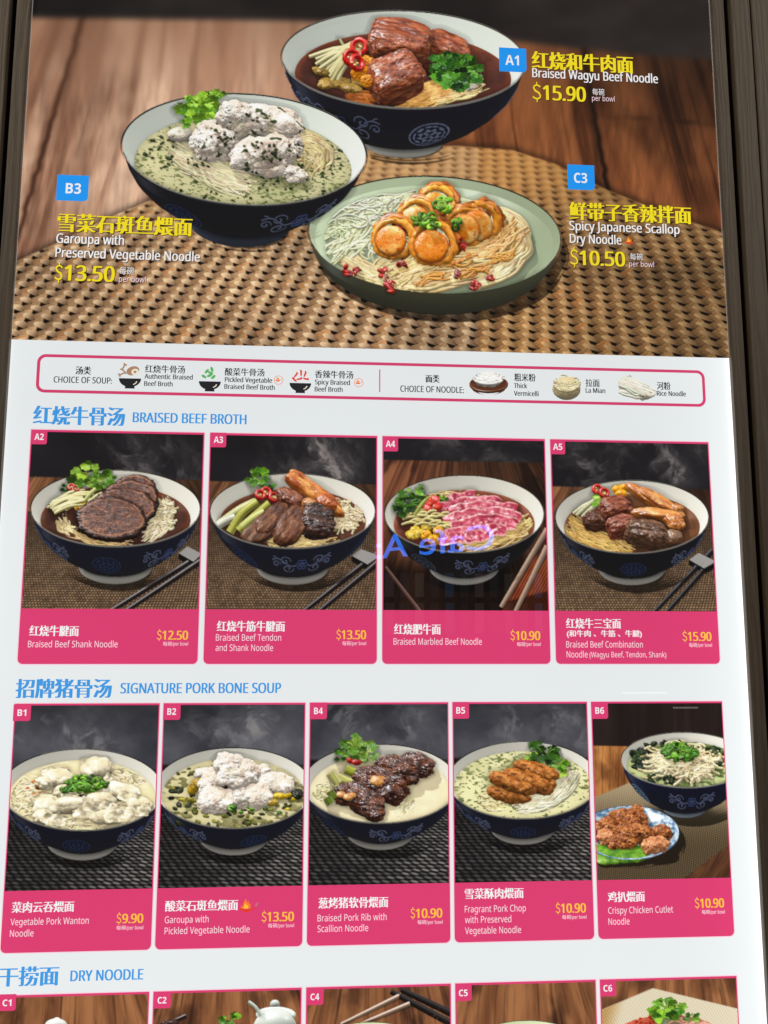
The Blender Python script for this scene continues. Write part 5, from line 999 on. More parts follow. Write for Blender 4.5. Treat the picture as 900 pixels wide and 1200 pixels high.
def finish_texts():
    bpy.context.view_layer.update(); dg = bpy.context.evaluated_depsgraph_get()
    for ob, name, parent, p0, x1, hpx, mat, bold, kind, z, shadow in TXT:
        me = ob.evaluated_get(dg).to_mesh(); n = len(me.vertices); v = np.empty(n * 3, np.float32); me.vertices.foreach_get('co', v); v = v.reshape(-1, 3)[:, :2].copy()
        faces = [list(p.vertices) for p in me.polygons]; ob.evaluated_get(dg).to_mesh_clear()
        Xa, Ya = to_bd(p0[0], p0[1]); Xb, _ = to_bd(x1, p0[1]); _, Yt = to_bd(p0[0], p0[1] - hpx); Hm = Ya - Yt; Wm = Xb - Xa
        bw = bold * hpx * (Hm / hpx)                     # extra stroke weight, metres, sideways only
        v[:, 0] -= v[:, 0].min(); v[:, 0] *= (Wm - bw) / max(v[:, 0].max(), 1e-6)
        if kind == 'cjk': v[:, 1] -= v[:, 1].min(); v[:, 1] *= Hm / max(v[:, 1].max(), 1e-6)
        else: v[:, 1] *= Hm / .714
        S = 1 if bw == 0 else max(3, int(bw / .00022) + 1); V = []; Fc = []; mi = []
        if shadow:
            sx, sy, smat = shadow
            for s in range(S):
                b0 = len(V); V += [W3(Xa + a + bw * s / max(1, S - 1) + sx, Ya - b + sy, ZL['shadow'] + s * 4e-6) for a, b in v]; Fc += [[i + b0 for i in f] for f in faces]; mi += [1] * len(faces)
        for s in range(S):
            b0 = len(V); V += [W3(Xa + a + bw * s / max(1, S - 1), Ya - b, z + s * 4e-6) for a, b in v]; Fc += [[i + b0 for i in f] for f in faces]; mi += [0] * len(faces)
        o = mesh_obj(name, V, Fc, mat, parent, mats=[mat] + ([shadow[2]] if shadow else []), midx=mi)
        sc.collection.objects.unlink(ob); bpy.data.objects.remove(ob)
    TXT.clear()

M_WHITE = print_mat('white_print', (226, 230, 231)); M_PINK = print_mat('pink_print', (214, 60, 110)); M_BORDER = print_mat('pink_border_print', (206, 62, 106)); M_HALO = print_mat('pale_pink_print', (240, 200, 212))
M_BLUE = print_mat('blue_tile_print', (30, 148, 238)); M_HEAD = print_mat('blue_heading_print', (62, 150, 220)); M_YEL = print_mat('yellow_print', (240, 218, 34)); M_GOLD = print_mat('gold_print', (248, 190, 58)); M_TXT = print_mat('white_lettering', (238, 236, 236)); M_TXP = print_mat('pale_pink_lettering', (246, 214, 222))
M_BLK = print_mat('black_print', (34, 34, 38)); M_SHD = print_mat('dark_drop_print', (36, 22, 14)); M_RED = print_mat('red_print', (222, 60, 44)); M_ORG = print_mat('orange_print', (242, 120, 44)); M_GRNP = print_mat('green_print', (92, 176, 96)); M_BONE = print_mat('tan_print', (170, 132, 104)); M_CRM = print_mat('cream_print', (236, 226, 206)); M_FLM = print_mat('flame_print', (250, 190, 50))

# ------------------------------------------------------------------ the surround: floor, wall and timber boards either side
YT, YB = -.702, .92                                      # board top and bottom
W_L = wood_mat('dark_oak', (.120, .092, .064), (.185, .146, .105)); W_D = flat_mat('groove_black', (.012, .010, .009), .8)
fl = mesh_obj('floor', [(-4, -7, 0), (4, -7, 0), (4, .3, 0), (-4, .3, 0)], [(0, 1, 2, 3)], flat_mat('floor_stone', (.22, .21, .20), .5)); fl['kind'] = 'structure'
wl = boxmesh('wall', -4, 4, 0, 3.4, .06, .2, flat_mat('wall_plaster', (.16, .15, .14), .8), bev=0); wl['kind'] = 'structure'
def surround(side, label, edge, trim, groove, boards):
    t = thing('timber_panelling', label, 'wood panelling', (side * (edge + .2), .05, .0)); s = side
    def bd(nm, a, b, y0, y1, m):
        x0, x1 = sorted((s * a, s * b)); o = boxmesh(nm, x0, x1, .0005, 3.2, y0, y1, m, None); o.parent = t; o.matrix_parent_inverse = t.matrix_world.inverted(); return o
    t.matrix_world = Matrix.Translation(t.location)
    bd('trim_board', edge, edge + trim, -.008, .05, W_L); bd('groove', edge + trim + .0003, edge + trim + groove - .0003, .022, .05, W_D)
    x = edge + trim + groove
    for w in boards: bd('board', x, x + w - .0022, -.012, .05, W_L); x += w
surround(1, 'grey-brown vertical wood boards to the right of the lit menu', .4863, .0185, .0085, (.031, .16, .16, .16))
surround(-1, 'dark brown vertical wood boards to the left of the lit menu', .4823, .0185, .0075, (.05, .16, .16, .16))

# ------------------------------------------------------------------ the lit menu board
board = thing('menu_board', 'backlit white restaurant menu panel with printed noodle dish photos and pink cards', 'menu board', (0, 0, HZ - YB))
board.matrix_world = Matrix.Translation(board.location)
_link = link
def link(o, parent=None):                               # children keep their world coordinates under the board's base
    sc.collection.objects.link(o)
    if parent is not None:
        o.parent = parent
        if parent is board: o.matrix_parent_inverse = board.matrix_world.inverted()
    return o
boxmesh('poster_sheet', -.4819, .4859, HZ - YB, HZ - YT, -.0, .012, M_WHITE, board, bev=0)
casing = boxmesh('casing', -.4819, .4859, HZ - YB, HZ - YT, .0135, .055, flat_mat('casing_grey', (.2, .2, .2), .5), board)

def sub(name, parent, outline, z, mat): return sheet(name, outline, z, mat, parent)
def chilli_mark(parent, px, py, s, z=None):
    """small flame-over-chilli mark"""
    X, Y = to_bd(px, py); k = s * .00115; z = ZL['text'] if z is None else z
    fl = [(-.95, -.25), (-.98, .15), (-.70, -.02), (-.62, .55), (-.30, 1.02), (-.22, .50), (.0, .72), (.14, .25), (.30, .38), (.28, -.25)]; fi = [(-.62, -.25), (-.55, .1), (-.34, .5), (-.2, .1), (-.02, .22), (.0, -.25)]
    u = np.linspace(0, 1, 11); up_ = [(-1.15 + 2.1 * q, -.20 - .42 * math.sin(math.pi * q * .9) + .35 * q * q) for q in u]; wd_ = [.02 + .36 * math.sin(math.pi * min(1, .12 + .88 * q)) ** .7 for q in u]
    pod = [(x, y + w * .5) for (x, y), w in zip(up_, wd_)] + [(x, y - w * .5) for (x, y), w in list(zip(up_, wd_))[::-1]]; st = [(.88, .10), (1.22, .50), (1.32, .42), (1.02, -.02)]
    V = []; Fc = []; mi = []
    for pts, dz, m_ in ((fl, 0, 2), (fi, 2e-5, 1), (pod, 4e-5, 0), (st, 6e-5, 3)):
        b0 = len(V); V += [W3(X + k * x, Y - k * y, z + dz) for x, y in pts]; Fc.append(list(range(b0, b0 + len(pts)))); mi.append(m_)
    mesh_obj('spicy_mark', V, Fc, None, parent, mats=[M_RED, M_FLM, M_ORG, M_BONE], midx=mi)
def badge(parent, x0, y0, x1, y1, code, mat, tx0, ty, tx1, th, r=.004):
    Xa, Ya = to_bd(x0, y0); Xb, Yb = to_bd(x1, y1)
    o = sub('code_tag', parent, rrect(Xa, Xb, Ya, Yb, (0, 0, r, 0)), ZL['badge'], mat)
    text('code', o if parent is board else parent, code, (tx0, ty), tx1, th, M_TXT, heavy=True)

HER = ('HERO',)
pic_hero()
hp = PICS['HERO']
hero = picture(hp, None, root=board)
hero_photo = hero['photo']; hero_photo.name = 'hero_photo'
hero_photo['label'] = 'large top photo of three dishes on a woven mat and wooden table'
DL = {'A1': 'dark blue bowl of braised beef at the top of the large photo', 'B3': 'dark blue bowl of white fish soup at the left of the large photo', 'C3': 'pale green plate of scallops on dry noodles'}
for code, lb in DL.items():
    e_ = link(bpy.data.objects.new('printed_dish', None), board); e_['label'] = lb
    for nm, o in hero.items():
        if nm.startswith(code + '/'): o.parent = e_
SH = (.0008, .0009, M_SHD)
def hero_caption(code, tag_box, tag_t, lines):
    c = link(bpy.data.objects.new('dish_caption', None), board)
    badge(c, *tag_box, code, M_BLUE, *tag_t, r=.006)
    for nm, body, p0, x1, h, mat, bold, kind in lines: text(nm, c, body, p0, x1, h, mat, bold, kind, shadow=SH)
    return c
hero_caption('A1', (584.5, 56, 617, 85.5), (592, 76.5, 608, 11.5), [('chinese_name', '红烧和牛肉面', (623, 81), 742, 20.5, M_YEL, .10, 'cjk'), ('english_name', 'Braised Wagyu Beef Noodle', (623.5, 91), 770.5, 10.5, M_TXT, .05, 'latin'), ('price', '$', (624, 117), 634, 17, M_YEL, .0, 'latin'), ('price', '15.90', (636, 117.5), 686.5, 17, M_YEL, .085, 'latin'), ('unit', '每碗', (694, 112), 708, 8, M_TXT, 0, 'cjk'), ('unit', 'per bowl', (693.5, 118.5), 720, 6, M_TXP, 0, 'latin')])
hero_caption('C3', (664.5, 193, 697, 223.5), (672.5, 214.5, 688, 11.5), [('chinese_name', '鲜带子香辣拌面', (667, 258), 810, 21, M_YEL, .10, 'cjk'), ('english_name', 'Spicy Japanese Scallop', (667, 270), 796, 10.5, M_TXT, .05, 'latin'), ('english_name', 'Dry Noodle', (667.5, 285), 728, 10.5, M_TXT, .05, 'latin'), ('price', '$', (668, 310.5), 677.5, 17, M_YEL, .0, 'latin'), ('price', '10.50', (679, 311), 732.5, 17, M_YEL, .085, 'latin'), ('unit', '每碗', (738, 305), 753, 8, M_TXT, 0, 'cjk'), ('unit', 'per bowl', (737, 312.5), 766, 6, M_TXP, 0, 'latin')])
hero_caption('B3', (67.5, 205, 103, 236.5), (77, 227, 95, 12), [('chinese_name', '雪菜石斑鱼煨面', (67, 272), 225.5, 22, M_YEL, .10, 'cjk'), ('english_name', 'Garoupa with', (66, 285), 145.5, 11, M_TXT, .05, 'latin'), ('english_name', 'Preserved Vegetable Noodle', (65, 301.5), 234.5, 11, M_TXT, .05, 'latin'), ('price', '$', (64, 328.5), 73.5, 17, M_YEL, .02, 'latin'), ('price', '13.50', (75.5, 329), 134.5, 18, M_YEL, .085, 'latin'), ('unit', '每碗', (140, 322), 157, 9, M_TXT, 0, 'cjk'), ('unit', 'per bowl', (139.5, 330.5), 171, 6.5, M_TXP, 0, 'latin')])
cap3 = [o for o in board.children if o.name.startswith('dish_caption')][1]; chilli_mark(cap3, 738, 283, 6)

# ---- pink cards
def pxx(x, y): return to_bd(x, y)
def dish_card(code, X0, X1, Y0, Y1, pr, tagpx, label, lines, price, spicy=None, plabels=None):
    r = .0062
    c = sub('dish_card', board, rrect(X0, X1, Y0, Y1, (0, 0, r, r)), ZL['card'], M_PINK); c['label'] = label
    d = .0011; band('card_outline', rrect(X0 - d, X1 + d, Y0 - d, Y1 + d, (.0004, .0004, r + d, r + d)), rrect(X0, X1, Y0, Y1, (.0004, .0004, r, r)), ZL['card'] - .0001, M_HALO, c)
    if code[0] == 'C': pic_C(code, int(code[1]), pr[0], pr[1])
    else: globals()['pic_' + code]()
    picture(PICS[code], c, plabels)
    (x0, y0, x1, y1), tt = tagpx; badge(c, x0, y0, x1, y1, code, M_PINK, *tt, r=.0028)
    for nm, body, p0, x1, h, mat, bold, kind in lines: text(nm, c, body, p0, x1, h, mat, bold, kind)
    if price:
        (dx0, dx1, px1, y, h, u0, u1, uy), val = price
        text('price', c, '$', (dx0, y), dx1, h * 1.1, M_GOLD, .0); text('price', c, val, (dx1 + .8, y), px1, h * 1.12, M_GOLD, .085)
        um = u0 + (u1 - u0) * .36; text('unit', c, '每碗', (u0, uy + .5), um, 5.2, M_TXP, 0, 'cjk'); text('unit', c, '/per bowl', (um + .3, uy), u1, 4.2, M_TXP, 0)
    if spicy: chilli_mark(c, *spicy)
    return c
CN, EN = 'chinese_name', 'english_name'
def tagA(x, y): return ((x, y, x + 18, y + 17.5), (x + 3.6, y + 12.2, x + 14.4, 7.4))
def tagB(x, y): return ((x, y, x + 19.5, y + 19.5), (x + 4.3, y + 13.6, x + 14.6, 7.6))
a0, a1 = 0.0, .2984; b0, b1 = .3467, .637
dish_card('A2', -.45, -.2292, a0, a1, None, tagA(37, 503.5), 'pink A2 menu card, braised beef shank noodle, leftmost of its row', [(CN, '红烧牛腱面', (34.3, 745.5), 92.5, 12.5, M_TXT, .085, 'cjk'), (EN, 'Braised Beef Shank Noodle', (33, 758.5), 138, 7.6, M_TXP, .0, 'latin')], ((183.8, 189.5, 220.5, 749.5, 9.2, 191, 220.5, 756.5), '12.50'))
dish_card('A3', -.2219, -.0028, a0, a1, None, tagA(247, 507), 'pink A3 menu card, beef tendon and shank noodle with amber tendon strip', [(CN, '红烧牛筋牛腱面', (254, 740), 334, 12.5, M_TXT, .085, 'cjk'), (EN, 'Braised Beef Tendon', (253, 750.8), 329.5, 7.6, M_TXP, .0, 'latin'), (EN, 'and Shank Noodle', (252.7, 762.8), 320, 7.6, M_TXP, .0, 'latin')], ((394, 399.5, 429, 749, 9.2, 401, 429, 756), '13.50'))
dish_card('A4', .0041, .2232, a0, a1, None, tagA(448.5, 511.8), 'pink A4 menu card, marbled beef noodle with raw pink slices', [(CN, '红烧肥牛面', (461.5, 743.5), 516.5, 12.5, M_TXT, .085, 'cjk'), (EN, 'Braised Marbled Beef Noodle', (461, 755.5), 564.5, 7.6, M_TXP, .0, 'latin')], ((598, 603.3, 633, 750, 9.2, 605.5, 633.5, 757), '10.90'))
dish_card('A5', .2304, .45, a0, a1, None, tagA(644.3, 515.2), 'pink A5 menu card, beef combination noodle, rightmost of its row', [(CN, '红烧牛三宝面', (663, 736.5), 727.5, 12, M_TXT, .085, 'cjk'), (CN, '(和牛肉 、牛筋 、牛腱)', (664, 747.5), 752, 9.2, M_TXT, .06, 'cjk'), (EN, 'Braised Beef Combination', (663.3, 758.8), 753, 7.4, M_TXP, .0, 'latin'), (EN, 'Noodle', (663.7, 770.5), 688.5, 7.4, M_TXP, .0, 'latin'), (EN, '(Wagyu Beef, Tendon, Shank)', (690.5, 770.3), 780.5, 6.4, M_TXP, .0, 'latin')], ((799.5, 805, 833.5, 751, 9.2, 807, 834, 758), '15.90'))
dish_card('B1', -.45, -.2741, b0, b1, None, tagB(16.4, 825.3), 'pink B1 menu card, vegetable pork dumpling noodle with chopped scallion', [(CN, '菜肉云吞煨面', (13.8, 1069.5), 87, 12.8, M_TXT, .085, 'cjk'), (EN, 'Vegetable Pork Wanton', (12.5, 1084), 104, 7.8, M_TXP, .0, 'latin'), (EN, 'Noodle', (11.8, 1097.5), 39.5, 7.8, M_TXP, .0, 'latin')], ((136.5, 142.3, 168, 1081.5, 9.6, 136.5, 168, 1089), '9.90'))
dish_card('B2', -.2693, -.093, b0, b1, None, tagB(191.8, 824), 'pink B2 menu card, garoupa with pickled vegetable noodle, white fish pieces', [(CN, '酸菜石斑鱼煨面', (193.5, 1068), 279, 12.8, M_TXT, .085, 'cjk'), (EN, 'Garoupa with', (193.2, 1081.5), 244.5, 7.8, M_TXP, .0, 'latin'), (EN, 'Pickled Vegetable Noodle', (193, 1094.5), 292.5, 7.8, M_TXP, .0, 'latin')], ((306.5, 312.3, 344.5, 1079.5, 9.6, 314, 344.5, 1086.5), '13.50'), spicy=(291, 1062, 8))
dish_card('B4', -.0875, .0888, b0, b1, None, tagB(363.6, 823.2), 'pink B4 menu card, glossy braised pork rib with scallion noodle', [(CN, '葱烤猪软骨煨面', (373, 1064.5), 455, 12.8, M_TXT, .085, 'cjk'), (EN, 'Braised Pork Rib with', (372, 1079.5), 453, 7.8, M_TXP, .0, 'latin'), (EN, 'Scallion Noodle', (372, 1092), 431.5, 7.8, M_TXP, .0, 'latin')], ((481, 486.3, 518.3, 1075.5, 9.6, 489, 518.5, 1082.5), '10.90'))
dish_card('B5', .0941, .2697, b0, b1, None, tagB(530.2, 822.6), 'pink B5 menu card, fried pork chop strips with preserved vegetable noodle', [(CN, '雪菜酥肉煨面', (544.5, 1053.5), 613.5, 12.5, M_TXT, .085, 'cjk'), (EN, 'Fragrant Pork Chop', (544.5, 1069), 616, 7.8, M_TXP, .0, 'latin'), (EN, 'with Preserved', (544.7, 1081.5), 599, 7.8, M_TXP, .0, 'latin'), (EN, 'Vegetable Noodle', (544.8, 1094.3), 610.5, 7.8, M_TXP, .0, 'latin')], ((651, 656.3, 686.5, 1069.5, 9.6, 658.5, 687, 1076.5), '10.90'))
dish_card('B6', .2749, .45, b0, b1, None, tagB(693, 822.8), 'pink B6 menu card, crispy chicken cutlet plate beside a bowl of noodles', [(CN, '鸡扒煨面', (712, 1057), 755.5, 12.3, M_TXT, .085, 'cjk'), (EN, 'Crispy Chicken Cutlet', (712.5, 1070.5), 788.5, 7.6, M_TXP, .0, 'latin'), (EN, 'Noodle', (712.7, 1083.5), 737.5, 7.6, M_TXP, .0, 'latin')], ((814, 819.3, 848.3, 1063.5, 9.4, 822, 849, 1070.5), '10.90'))
CX = ((-.45, -.2741), (-.2693, -.093), (-.0875, .0888), (.0941, .2697), (.2749, .45))
for code, (x0, x1), (tx, ty), lb in zip(('C1', 'C2', 'C4', 'C5', 'C6'), CX, ((-1, 1165), (180.5, 1162), (359.5, 1158), (533.3, 1153.4), (702.5, 1148)), ('with a small white lid at its lower edge', 'with a pale lidded pot and sprig of coriander', 'with crossed chopsticks over the wooden table', 'with bare wood and the rim of a green plate', 'with coriander in front of a folded white cloth')):
    dish_card(code, x0, x1, .6843, .915, (x0 + .0014, x1 - .0014), ((tx, ty, tx + 19.5, ty + 19), (tx + 4.3, ty + 13.6, tx + 14.6, 7.6)), 'pink %s menu card of the bottom row, cut by the frame, %s' % (code, lb), [], None)

# ---- section headings
def heading(cn, p0, x1, h, en, q0, x2, h2):
    c = link(bpy.data.objects.new('section_heading', None), board)
    text('chinese_title', c, cn, p0, x1, h, M_HEAD, .11, 'cjk'); text('english_title', c, en, q0, x2, h2, M_HEAD, .085)
heading('红烧牛骨汤', (38.5, 497.5), 146.5, 22, 'BRAISED BEEF BROTH', (155.5, 495), 289, 11.5)
heading('招牌猪骨汤', (18, 818), 131, 22.5, 'SIGNATURE PORK BONE SOUP', (141, 812.5), 329.5, 12)
heading('干捞面', (-2, 1156), 69, 23, 'DRY NOODLE', (82.5, 1149.5), 168, 12.5)

# ---- choice panel
ch = link(bpy.data.objects.new('choice_panel', None), board)
xa, ya = -.4475, -.1012; xb, yb = .4495, -.0494; tw = .0040
ob_ = band('border', rrect(xa, xb, ya, yb, (.011,) * 4, 8), rrect(xa + tw, xb - tw, ya + tw, yb - tw, (.0075,) * 4, 8), ZL['card'], M_BORDER, ch)
def line(parent, p, q, w, mat, name):
    (Xa, Ya), (Xb, Yb) = to_bd(*p), to_bd(*q); sub(name, parent, [(Xa - w, Ya), (Xa + w, Ya), (Xa + w, Yb), (Xa - w, Yb)], ZL['card'], mat)
line(ch, (445, 433), (445.5, 459.5), .0007, M_BORDER, 'divider')
text('chinese_title', ch, '汤类', (88.5, 439), 107, 9.5, M_BLK, .09, 'cjk'); text('english_title', ch, 'CHOICE OF SOUP:', (63, 448.5), 131.5, 7.2, M_BLK, .05)
text('chinese_title', ch, '面类', (498.5, 448.5), 515, 9.2, M_BLK, .09, 'cjk'); text('english_title', ch, 'CHOICE OF NOODLE:', (469, 459.3), 543.5, 7.2, M_BLK, .05)
for cn, p0, x1, rows in (('红烧牛骨汤', (170, 437), 217, (('Authentic Braised', (169.5, 444), 226), ('Beef Broth', (169, 452.5), 202.5))), ('酸菜牛骨汤', (263.5, 440.5), 310, (('Pickled Vegetable', (263.5, 447.8), 319), ('Braised Beef Broth', (263, 456), 322))), ('香辣牛骨汤', (369, 443.3), 414, (('Spicy Braised', (369, 450.7), 410), ('Beef Broth', (368.7, 459), 401.5))),
                         ('粗米粉', (602.5, 447), 627.5, (('Thick', (602, 455), 617.5), ('Vermicelli', (602, 464), 631))), ('拉面', (686, 453.5), 702.5, (('La Mian', (686, 460.5), 709),)), ('河粉', (769.5, 457), 785.5, (('Rice Noodle', (769.5, 464), 803.5),))):
    text('chinese_name', ch, cn, p0, x1, 9.2, M_BLK, .045, 'cjk')
    for t, q0, x2 in rows: text('english_name', ch, t, q0, x2, 5.6, M_BLK, .07)
def soup_bowl(cx, cy, R, kind):
    X, Y = to_bd(cx, cy); k = .00115 * R; V = []; Fc = []; mi = []
    def poly(pts, z, m):
        b = len(V); V.extend(W3(X + k * x, Y - k * y, ZL['card'] + z) for x, y in pts); Fc.append(list(range(b, b + len(pts)))); mi.append(m)
    a = np.linspace(0, np.pi, 18); poly([(np.cos(t) * 1.0, -np.sin(t) * .82 + .0) for t in a], 0, 0); poly([(-.45, -.95), (.45, -.95), (.40, -.70), (-.40, -.70)], -.00005, 0)
    poly([(.55 * np.cos(t) + .12, -.45 * np.sin(t) - .18) for t in np.linspace(.2, 1.2, 8)] + [(.47 * np.cos(t) + .10, -.38 * np.sin(t) - .18) for t in np.linspace(1.2, .2, 8)], .00005, 2)
    def ell(cx, cy, rx, ry, rot, m, z=.0001):
        c, s = math.cos(rot), math.sin(rot); poly([(cx + rx * np.cos(t) * c - ry * np.sin(t) * s, cy + rx * np.cos(t) * s + ry * np.sin(t) * c) for t in np.linspace(0, 6.28, 15)[:-1]], z, m)
    if kind == 'bone':
        ell(.22, .72, .60, .42, .35, 1); ell(.42, .62, .34, .30, .3, 2, .00012); ell(.42, .62, .14, .12, .3, 1, .00014)
        for (x, y, r) in ((-.62, 1.05, 1.1), (-.72, .42, .5)):
            c, s = math.cos(r), math.sin(r); ell(x, y, .30, .075, r, 1); [ell(x + e * .28 * c - f * .09 * s, y + e * .28 * s + f * .09 * c, .10, .085, 0, 1, .00013) for e in (-1, 1) for f in (-1, 1)]
    elif kind == 'leaf':
        for x, y, r in ((-.30, .95, .9), (.15, 1.15, 1.9), (-.05, .55, .4), (-.55, .45, 2.6), (.30, .42, .8), (.05, .80, -.4)): ell(x, y, .26, .13, r, 1)
    else:
        for x, y, r, m in ((-.42, .75, .9, 1), (.05, .95, 1.6, 1), (.42, .85, 1.2, 1), (-.1, .38, .2, 1), (.5, .40, -.3, 1), (-.55, .30, 2.4, 1)): ell(x, y, .30, .085, r, 1); ell(x + .16 * math.cos(r), y + .16 * math.sin(r) + .05, .14, .08, r + .8, 1, .00013)
    mesh_obj('soup_icon', V, Fc, None, ch, mats=[M_BLK, {'bone': M_BONE, 'leaf': M_GRNP, 'chilli': M_RED}[kind], M_CRM], midx=mi)
soup_bowl(152.5, 443.5, 12.5, 'bone'); soup_bowl(246, 447, 12.5, 'leaf'); soup_bowl(352, 449, 12.5, 'chilli')
for px, py in ((326.5, 445.5), (420.3, 448.5)):
    X, Y = to_bd(px, py); a = np.linspace(0, 2 * np.pi, 21)[:-1]
    band('spicy_ring', [(X + .0062 * math.cos(t), Y + .0062 * math.sin(t)) for t in a], [(X + .0055 * math.cos(t), Y + .0055 * math.sin(t)) for t in a], ZL['card'], M_ORG, ch); chilli_mark(ch, px, py - .2, 3.2)
# three little noodle photographs cut out on white
def cutout(name, x0, x1, y0, y1, fn, label):
    (X0, Y0), (X1, Y1) = to_bd(x0, y0), to_bd(x1, y1); P = card(name, X0, X1, Y0, Y1, 5.0)
    P.bgd(np.broadcast_to(np.array((226, 230, 231), np.float32), (P.H, P.W, 3)), np.full((P.H, P.W), -40.0)); fn(P); P.shade()
    o = picture(P, ch); bgd = o.pop('photo'); bpy.data.objects.remove(bgd)
    for q in o.values(): q['label'] = label
def c1(P):
    d = Dish(572.5, 450, 22, 9, .35)
    P.lathe(d, [(.62, -.34), (.9, -.2), (1.0, 0)], lambda th, t: mix((70, 40, 26), (128, 82, 54), .5 + .5 * np.sin(th * 40)), .2, 'noodle_basket', a0=-1.9, a1=1.9); P.lathe(d, [(1, 0), (.85, -.1), (.5, -.15), (0, -.15)], (96, 56, 36), .2, 'noodle_basket', outward=False)
    P.ring(d, 572.5, 450, 0, 21.5, 1.1, (112, 70, 44), 'noodle_basket'); P.blob(d, 572.5, 446, .0, (15, 13, 11), (206, 204, 198), 'thick_noodles', na=.2); P.nest(d, 572.5, 446, 16, 9, 130, .9, (232, 230, 224), name='thick_noodles', Z=.35, lift=.35, stripe=.05, rmax=.8)
def c2(P):
    d = Dish(664, 455, 17, 11, .3); P.blob(d, 664, 455, 0, (16, 15, 12), (196, 182, 148), 'noodle_ball', na=.1)
    P.nest(d, 664, 453, 15, 12, 150, .8, (218, 204, 166), name='noodle_ball', Z=.5, lift=.35, stripe=.1, rmax=.9, curl=1.5)
def c3(P):
    d = Dish(747, 456, 19, 10, .3); c = (226, 222, 208)
    P.blob(d, 750, 459, .1, (14, 10, 7), c, 'flat_noodles', na=.2, rot=(.2, 0, -.5))
    P.strands(d, [(728, 446, .3), (742, 452, .4), (756, 460, .4), (766, 465, .1)], 40, 8, 1.2, c, name='flat_noodles', rmax=1.3, wig=.8, stripe=.15, lift=.2); P.strands(d, [(733, 441, .3), (742, 450, .4), (758, 456, .3)], 16, 5, 1.2, c, name='flat_noodles', rmax=1.3, wig=.8, lift=.2); P.strands(d, [(727, 456, .1), (745, 463, .2), (762, 463, .2)], 14, 4, 1.2, c, name='flat_noodles', rmax=1.3, wig=.8)
cutout('N1', 549, 597, 434, 467, c1, 'white vermicelli heaped in a brown basket'); cutout('N2', 645, 684, 439, 471, c2, 'ball of pale yellow noodles'); cutout('N3', 724, 770, 437, 471, c3, 'hank of flat white rice noodles')
finish_texts()

# ------------------------------------------------------------------ across the walkway: what the glossy sheet mirrors
def mirror_pt(px, py, D):
    X, Y = to_bd(px, py); P = np.array(W3(X, Y, 0)); v = P - CAMW; v[1] = -v[1]; return P + v * ((-D - P[1]) / v[1])
S0 = mirror_pt(579, 643, 4.2)
best = min((abs(mirror_pt(441, 655, D)[2] - S0[2]), D) for D in np.linspace(3.5, 6.8, 200)); E0 = mirror_pt(441, 655, best[1]); hgt = mirror_pt(579, 613, 4.2)[2] - S0[2]
cu = bpy.data.curves.new('sign_letters', 'FONT'); cu.body = 'Cafe A:'; cu.size = 1; cu.extrude = .004; ob = bpy.data.objects.new('sign_letters', cu); sc.collection.objects.link(ob); bpy.context.view_layer.update()
me = bpy.data.meshes.new_from_object(ob.evaluated_get(bpy.context.evaluated_depsgraph_get())); sc.collection.objects.unlink(ob); bpy.data.objects.remove(ob)
me.materials.clear(); me.materials.append(flat_mat('blue_neon', (.05, .1, .3), .4, (.03, .20, 1.0), 22.0))
v = np.empty(len(me.vertices) * 3, np.float32); me.vertices.foreach_get('co', v); v = v.reshape(-1, 3); Lw = float(np.linalg.norm((E0 - S0)[:2])); ux = (E0 - S0); ux[2] = 0; ux /= np.linalg.norm(ux); nz_ = np.cross(ux, (0, 0, 1))
v[:, 0] = (v[:, 0] - v[:, 0].min()) / (v[:, 0].max() - v[:, 0].min()) * Lw; v[:, 1] *= hgt / .70
me.vertices.foreach_set('co', (np.outer(v[:, 0], ux) + np.outer(v[:, 1], (0, 0, 1)) + np.outer(v[:, 2], nz_)).astype(np.float32).ravel()); me.update()
sg = thing('shop_sign', 'blue neon shop sign mirrored in the glossy menu over the marbled beef photo', 'shop sign', tuple(S0)); me.name = 'sign_letters'; o = bpy.data.objects.new('sign_letters', me); link(o, sg)

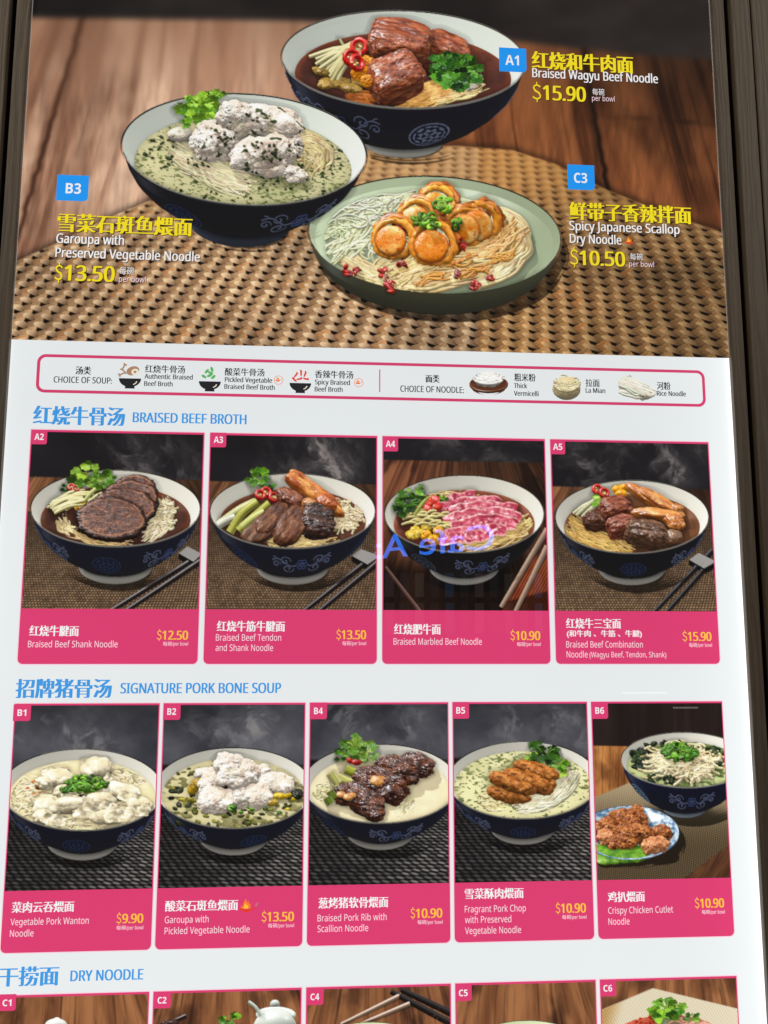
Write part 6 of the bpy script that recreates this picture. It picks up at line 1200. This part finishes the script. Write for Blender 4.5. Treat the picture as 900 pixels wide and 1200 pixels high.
fr_a, fr_b = mirror_pt(640, 672, 5.6), mirror_pt(448, 742, 5.6)
gx0, gx1 = sorted((float(fr_a[0]), float(fr_b[0]))); gz0, gz1 = sorted((float(fr_a[2]), float(fr_b[2])))
shop = thing('storefront', 'dim lit shop window with dark mullions, mirrored below the blue neon sign', 'shop front', ((gx0 + gx1) / 2, -5.6, gz0))
def sh_box(nm, x0, x1, z0, z1, y0, y1, m):
    o = boxmesh(nm, x0, x1, z0, z1, y0, y1, m, None, 0); sc.collection.objects.unlink(o); link(o, shop); o.matrix_parent_inverse = Matrix.Translation(shop.location).inverted()
MD = flat_mat('mullion_dark', (.02, .02, .02), .5)
nw = 11
for k in range(nw):
    xa_, xb_ = gx0 + (gx1 - gx0) * k / nw, gx0 + (gx1 - gx0) * (k + 1) / nw
    cl = ((.30, .24, .18), (.20, .19, .16), (.34, .20, .22), (.12, .14, .15), (.10, .26, .48), (.26, .22, .16))[(k * 5 + 2) % 6]
    sh_box('pane', xa_ + .02, xb_ - .02, gz0, gz1, -5.70, -5.66, flat_mat('lit_pane', cl, .4, cl, (.9, .5, 1.2, .4)[k % 4]))
    sh_box('mullion', xa_ - .018, xa_ + .018, gz0 - .1, gz1 + .1, -5.66, -5.60, MD)
sh_box('transom', gx0, gx1, gz0 + (gz1 - gz0) * .55 - .02, gz0 + (gz1 - gz0) * .55 + .02, -5.655, -5.61, MD)
for i_, (p, q) in enumerate((((731, 812), (782, 811.5)), ((790, 829.5), (818, 829)))):
    m0, m1 = mirror_pt(*p, 7.0), mirror_pt(*q, 7.0); xa_, xb_ = sorted((float(m0[0]), float(m1[0]))); zz_ = float(m0[2])
    tl = thing('tube_lamp', ('long white tube lamp mirrored on the white margin above the chicken cutlet card', 'short white tube lamp mirrored in the dark top of the chicken cutlet photo')[i_], 'lamp', ((xa_ + xb_) / 2, -7, zz_))
    o = boxmesh('tube', xa_, xb_, zz_ - .006, zz_ + .006, -7.03, -7.0, flat_mat('tube_glow', (.9, .9, .9), .4, (1, .98, .9), 3.4), None, 0); sc.collection.objects.unlink(o); link(o, tl); o.matrix_parent_inverse = Matrix.Translation(tl.location).inverted()
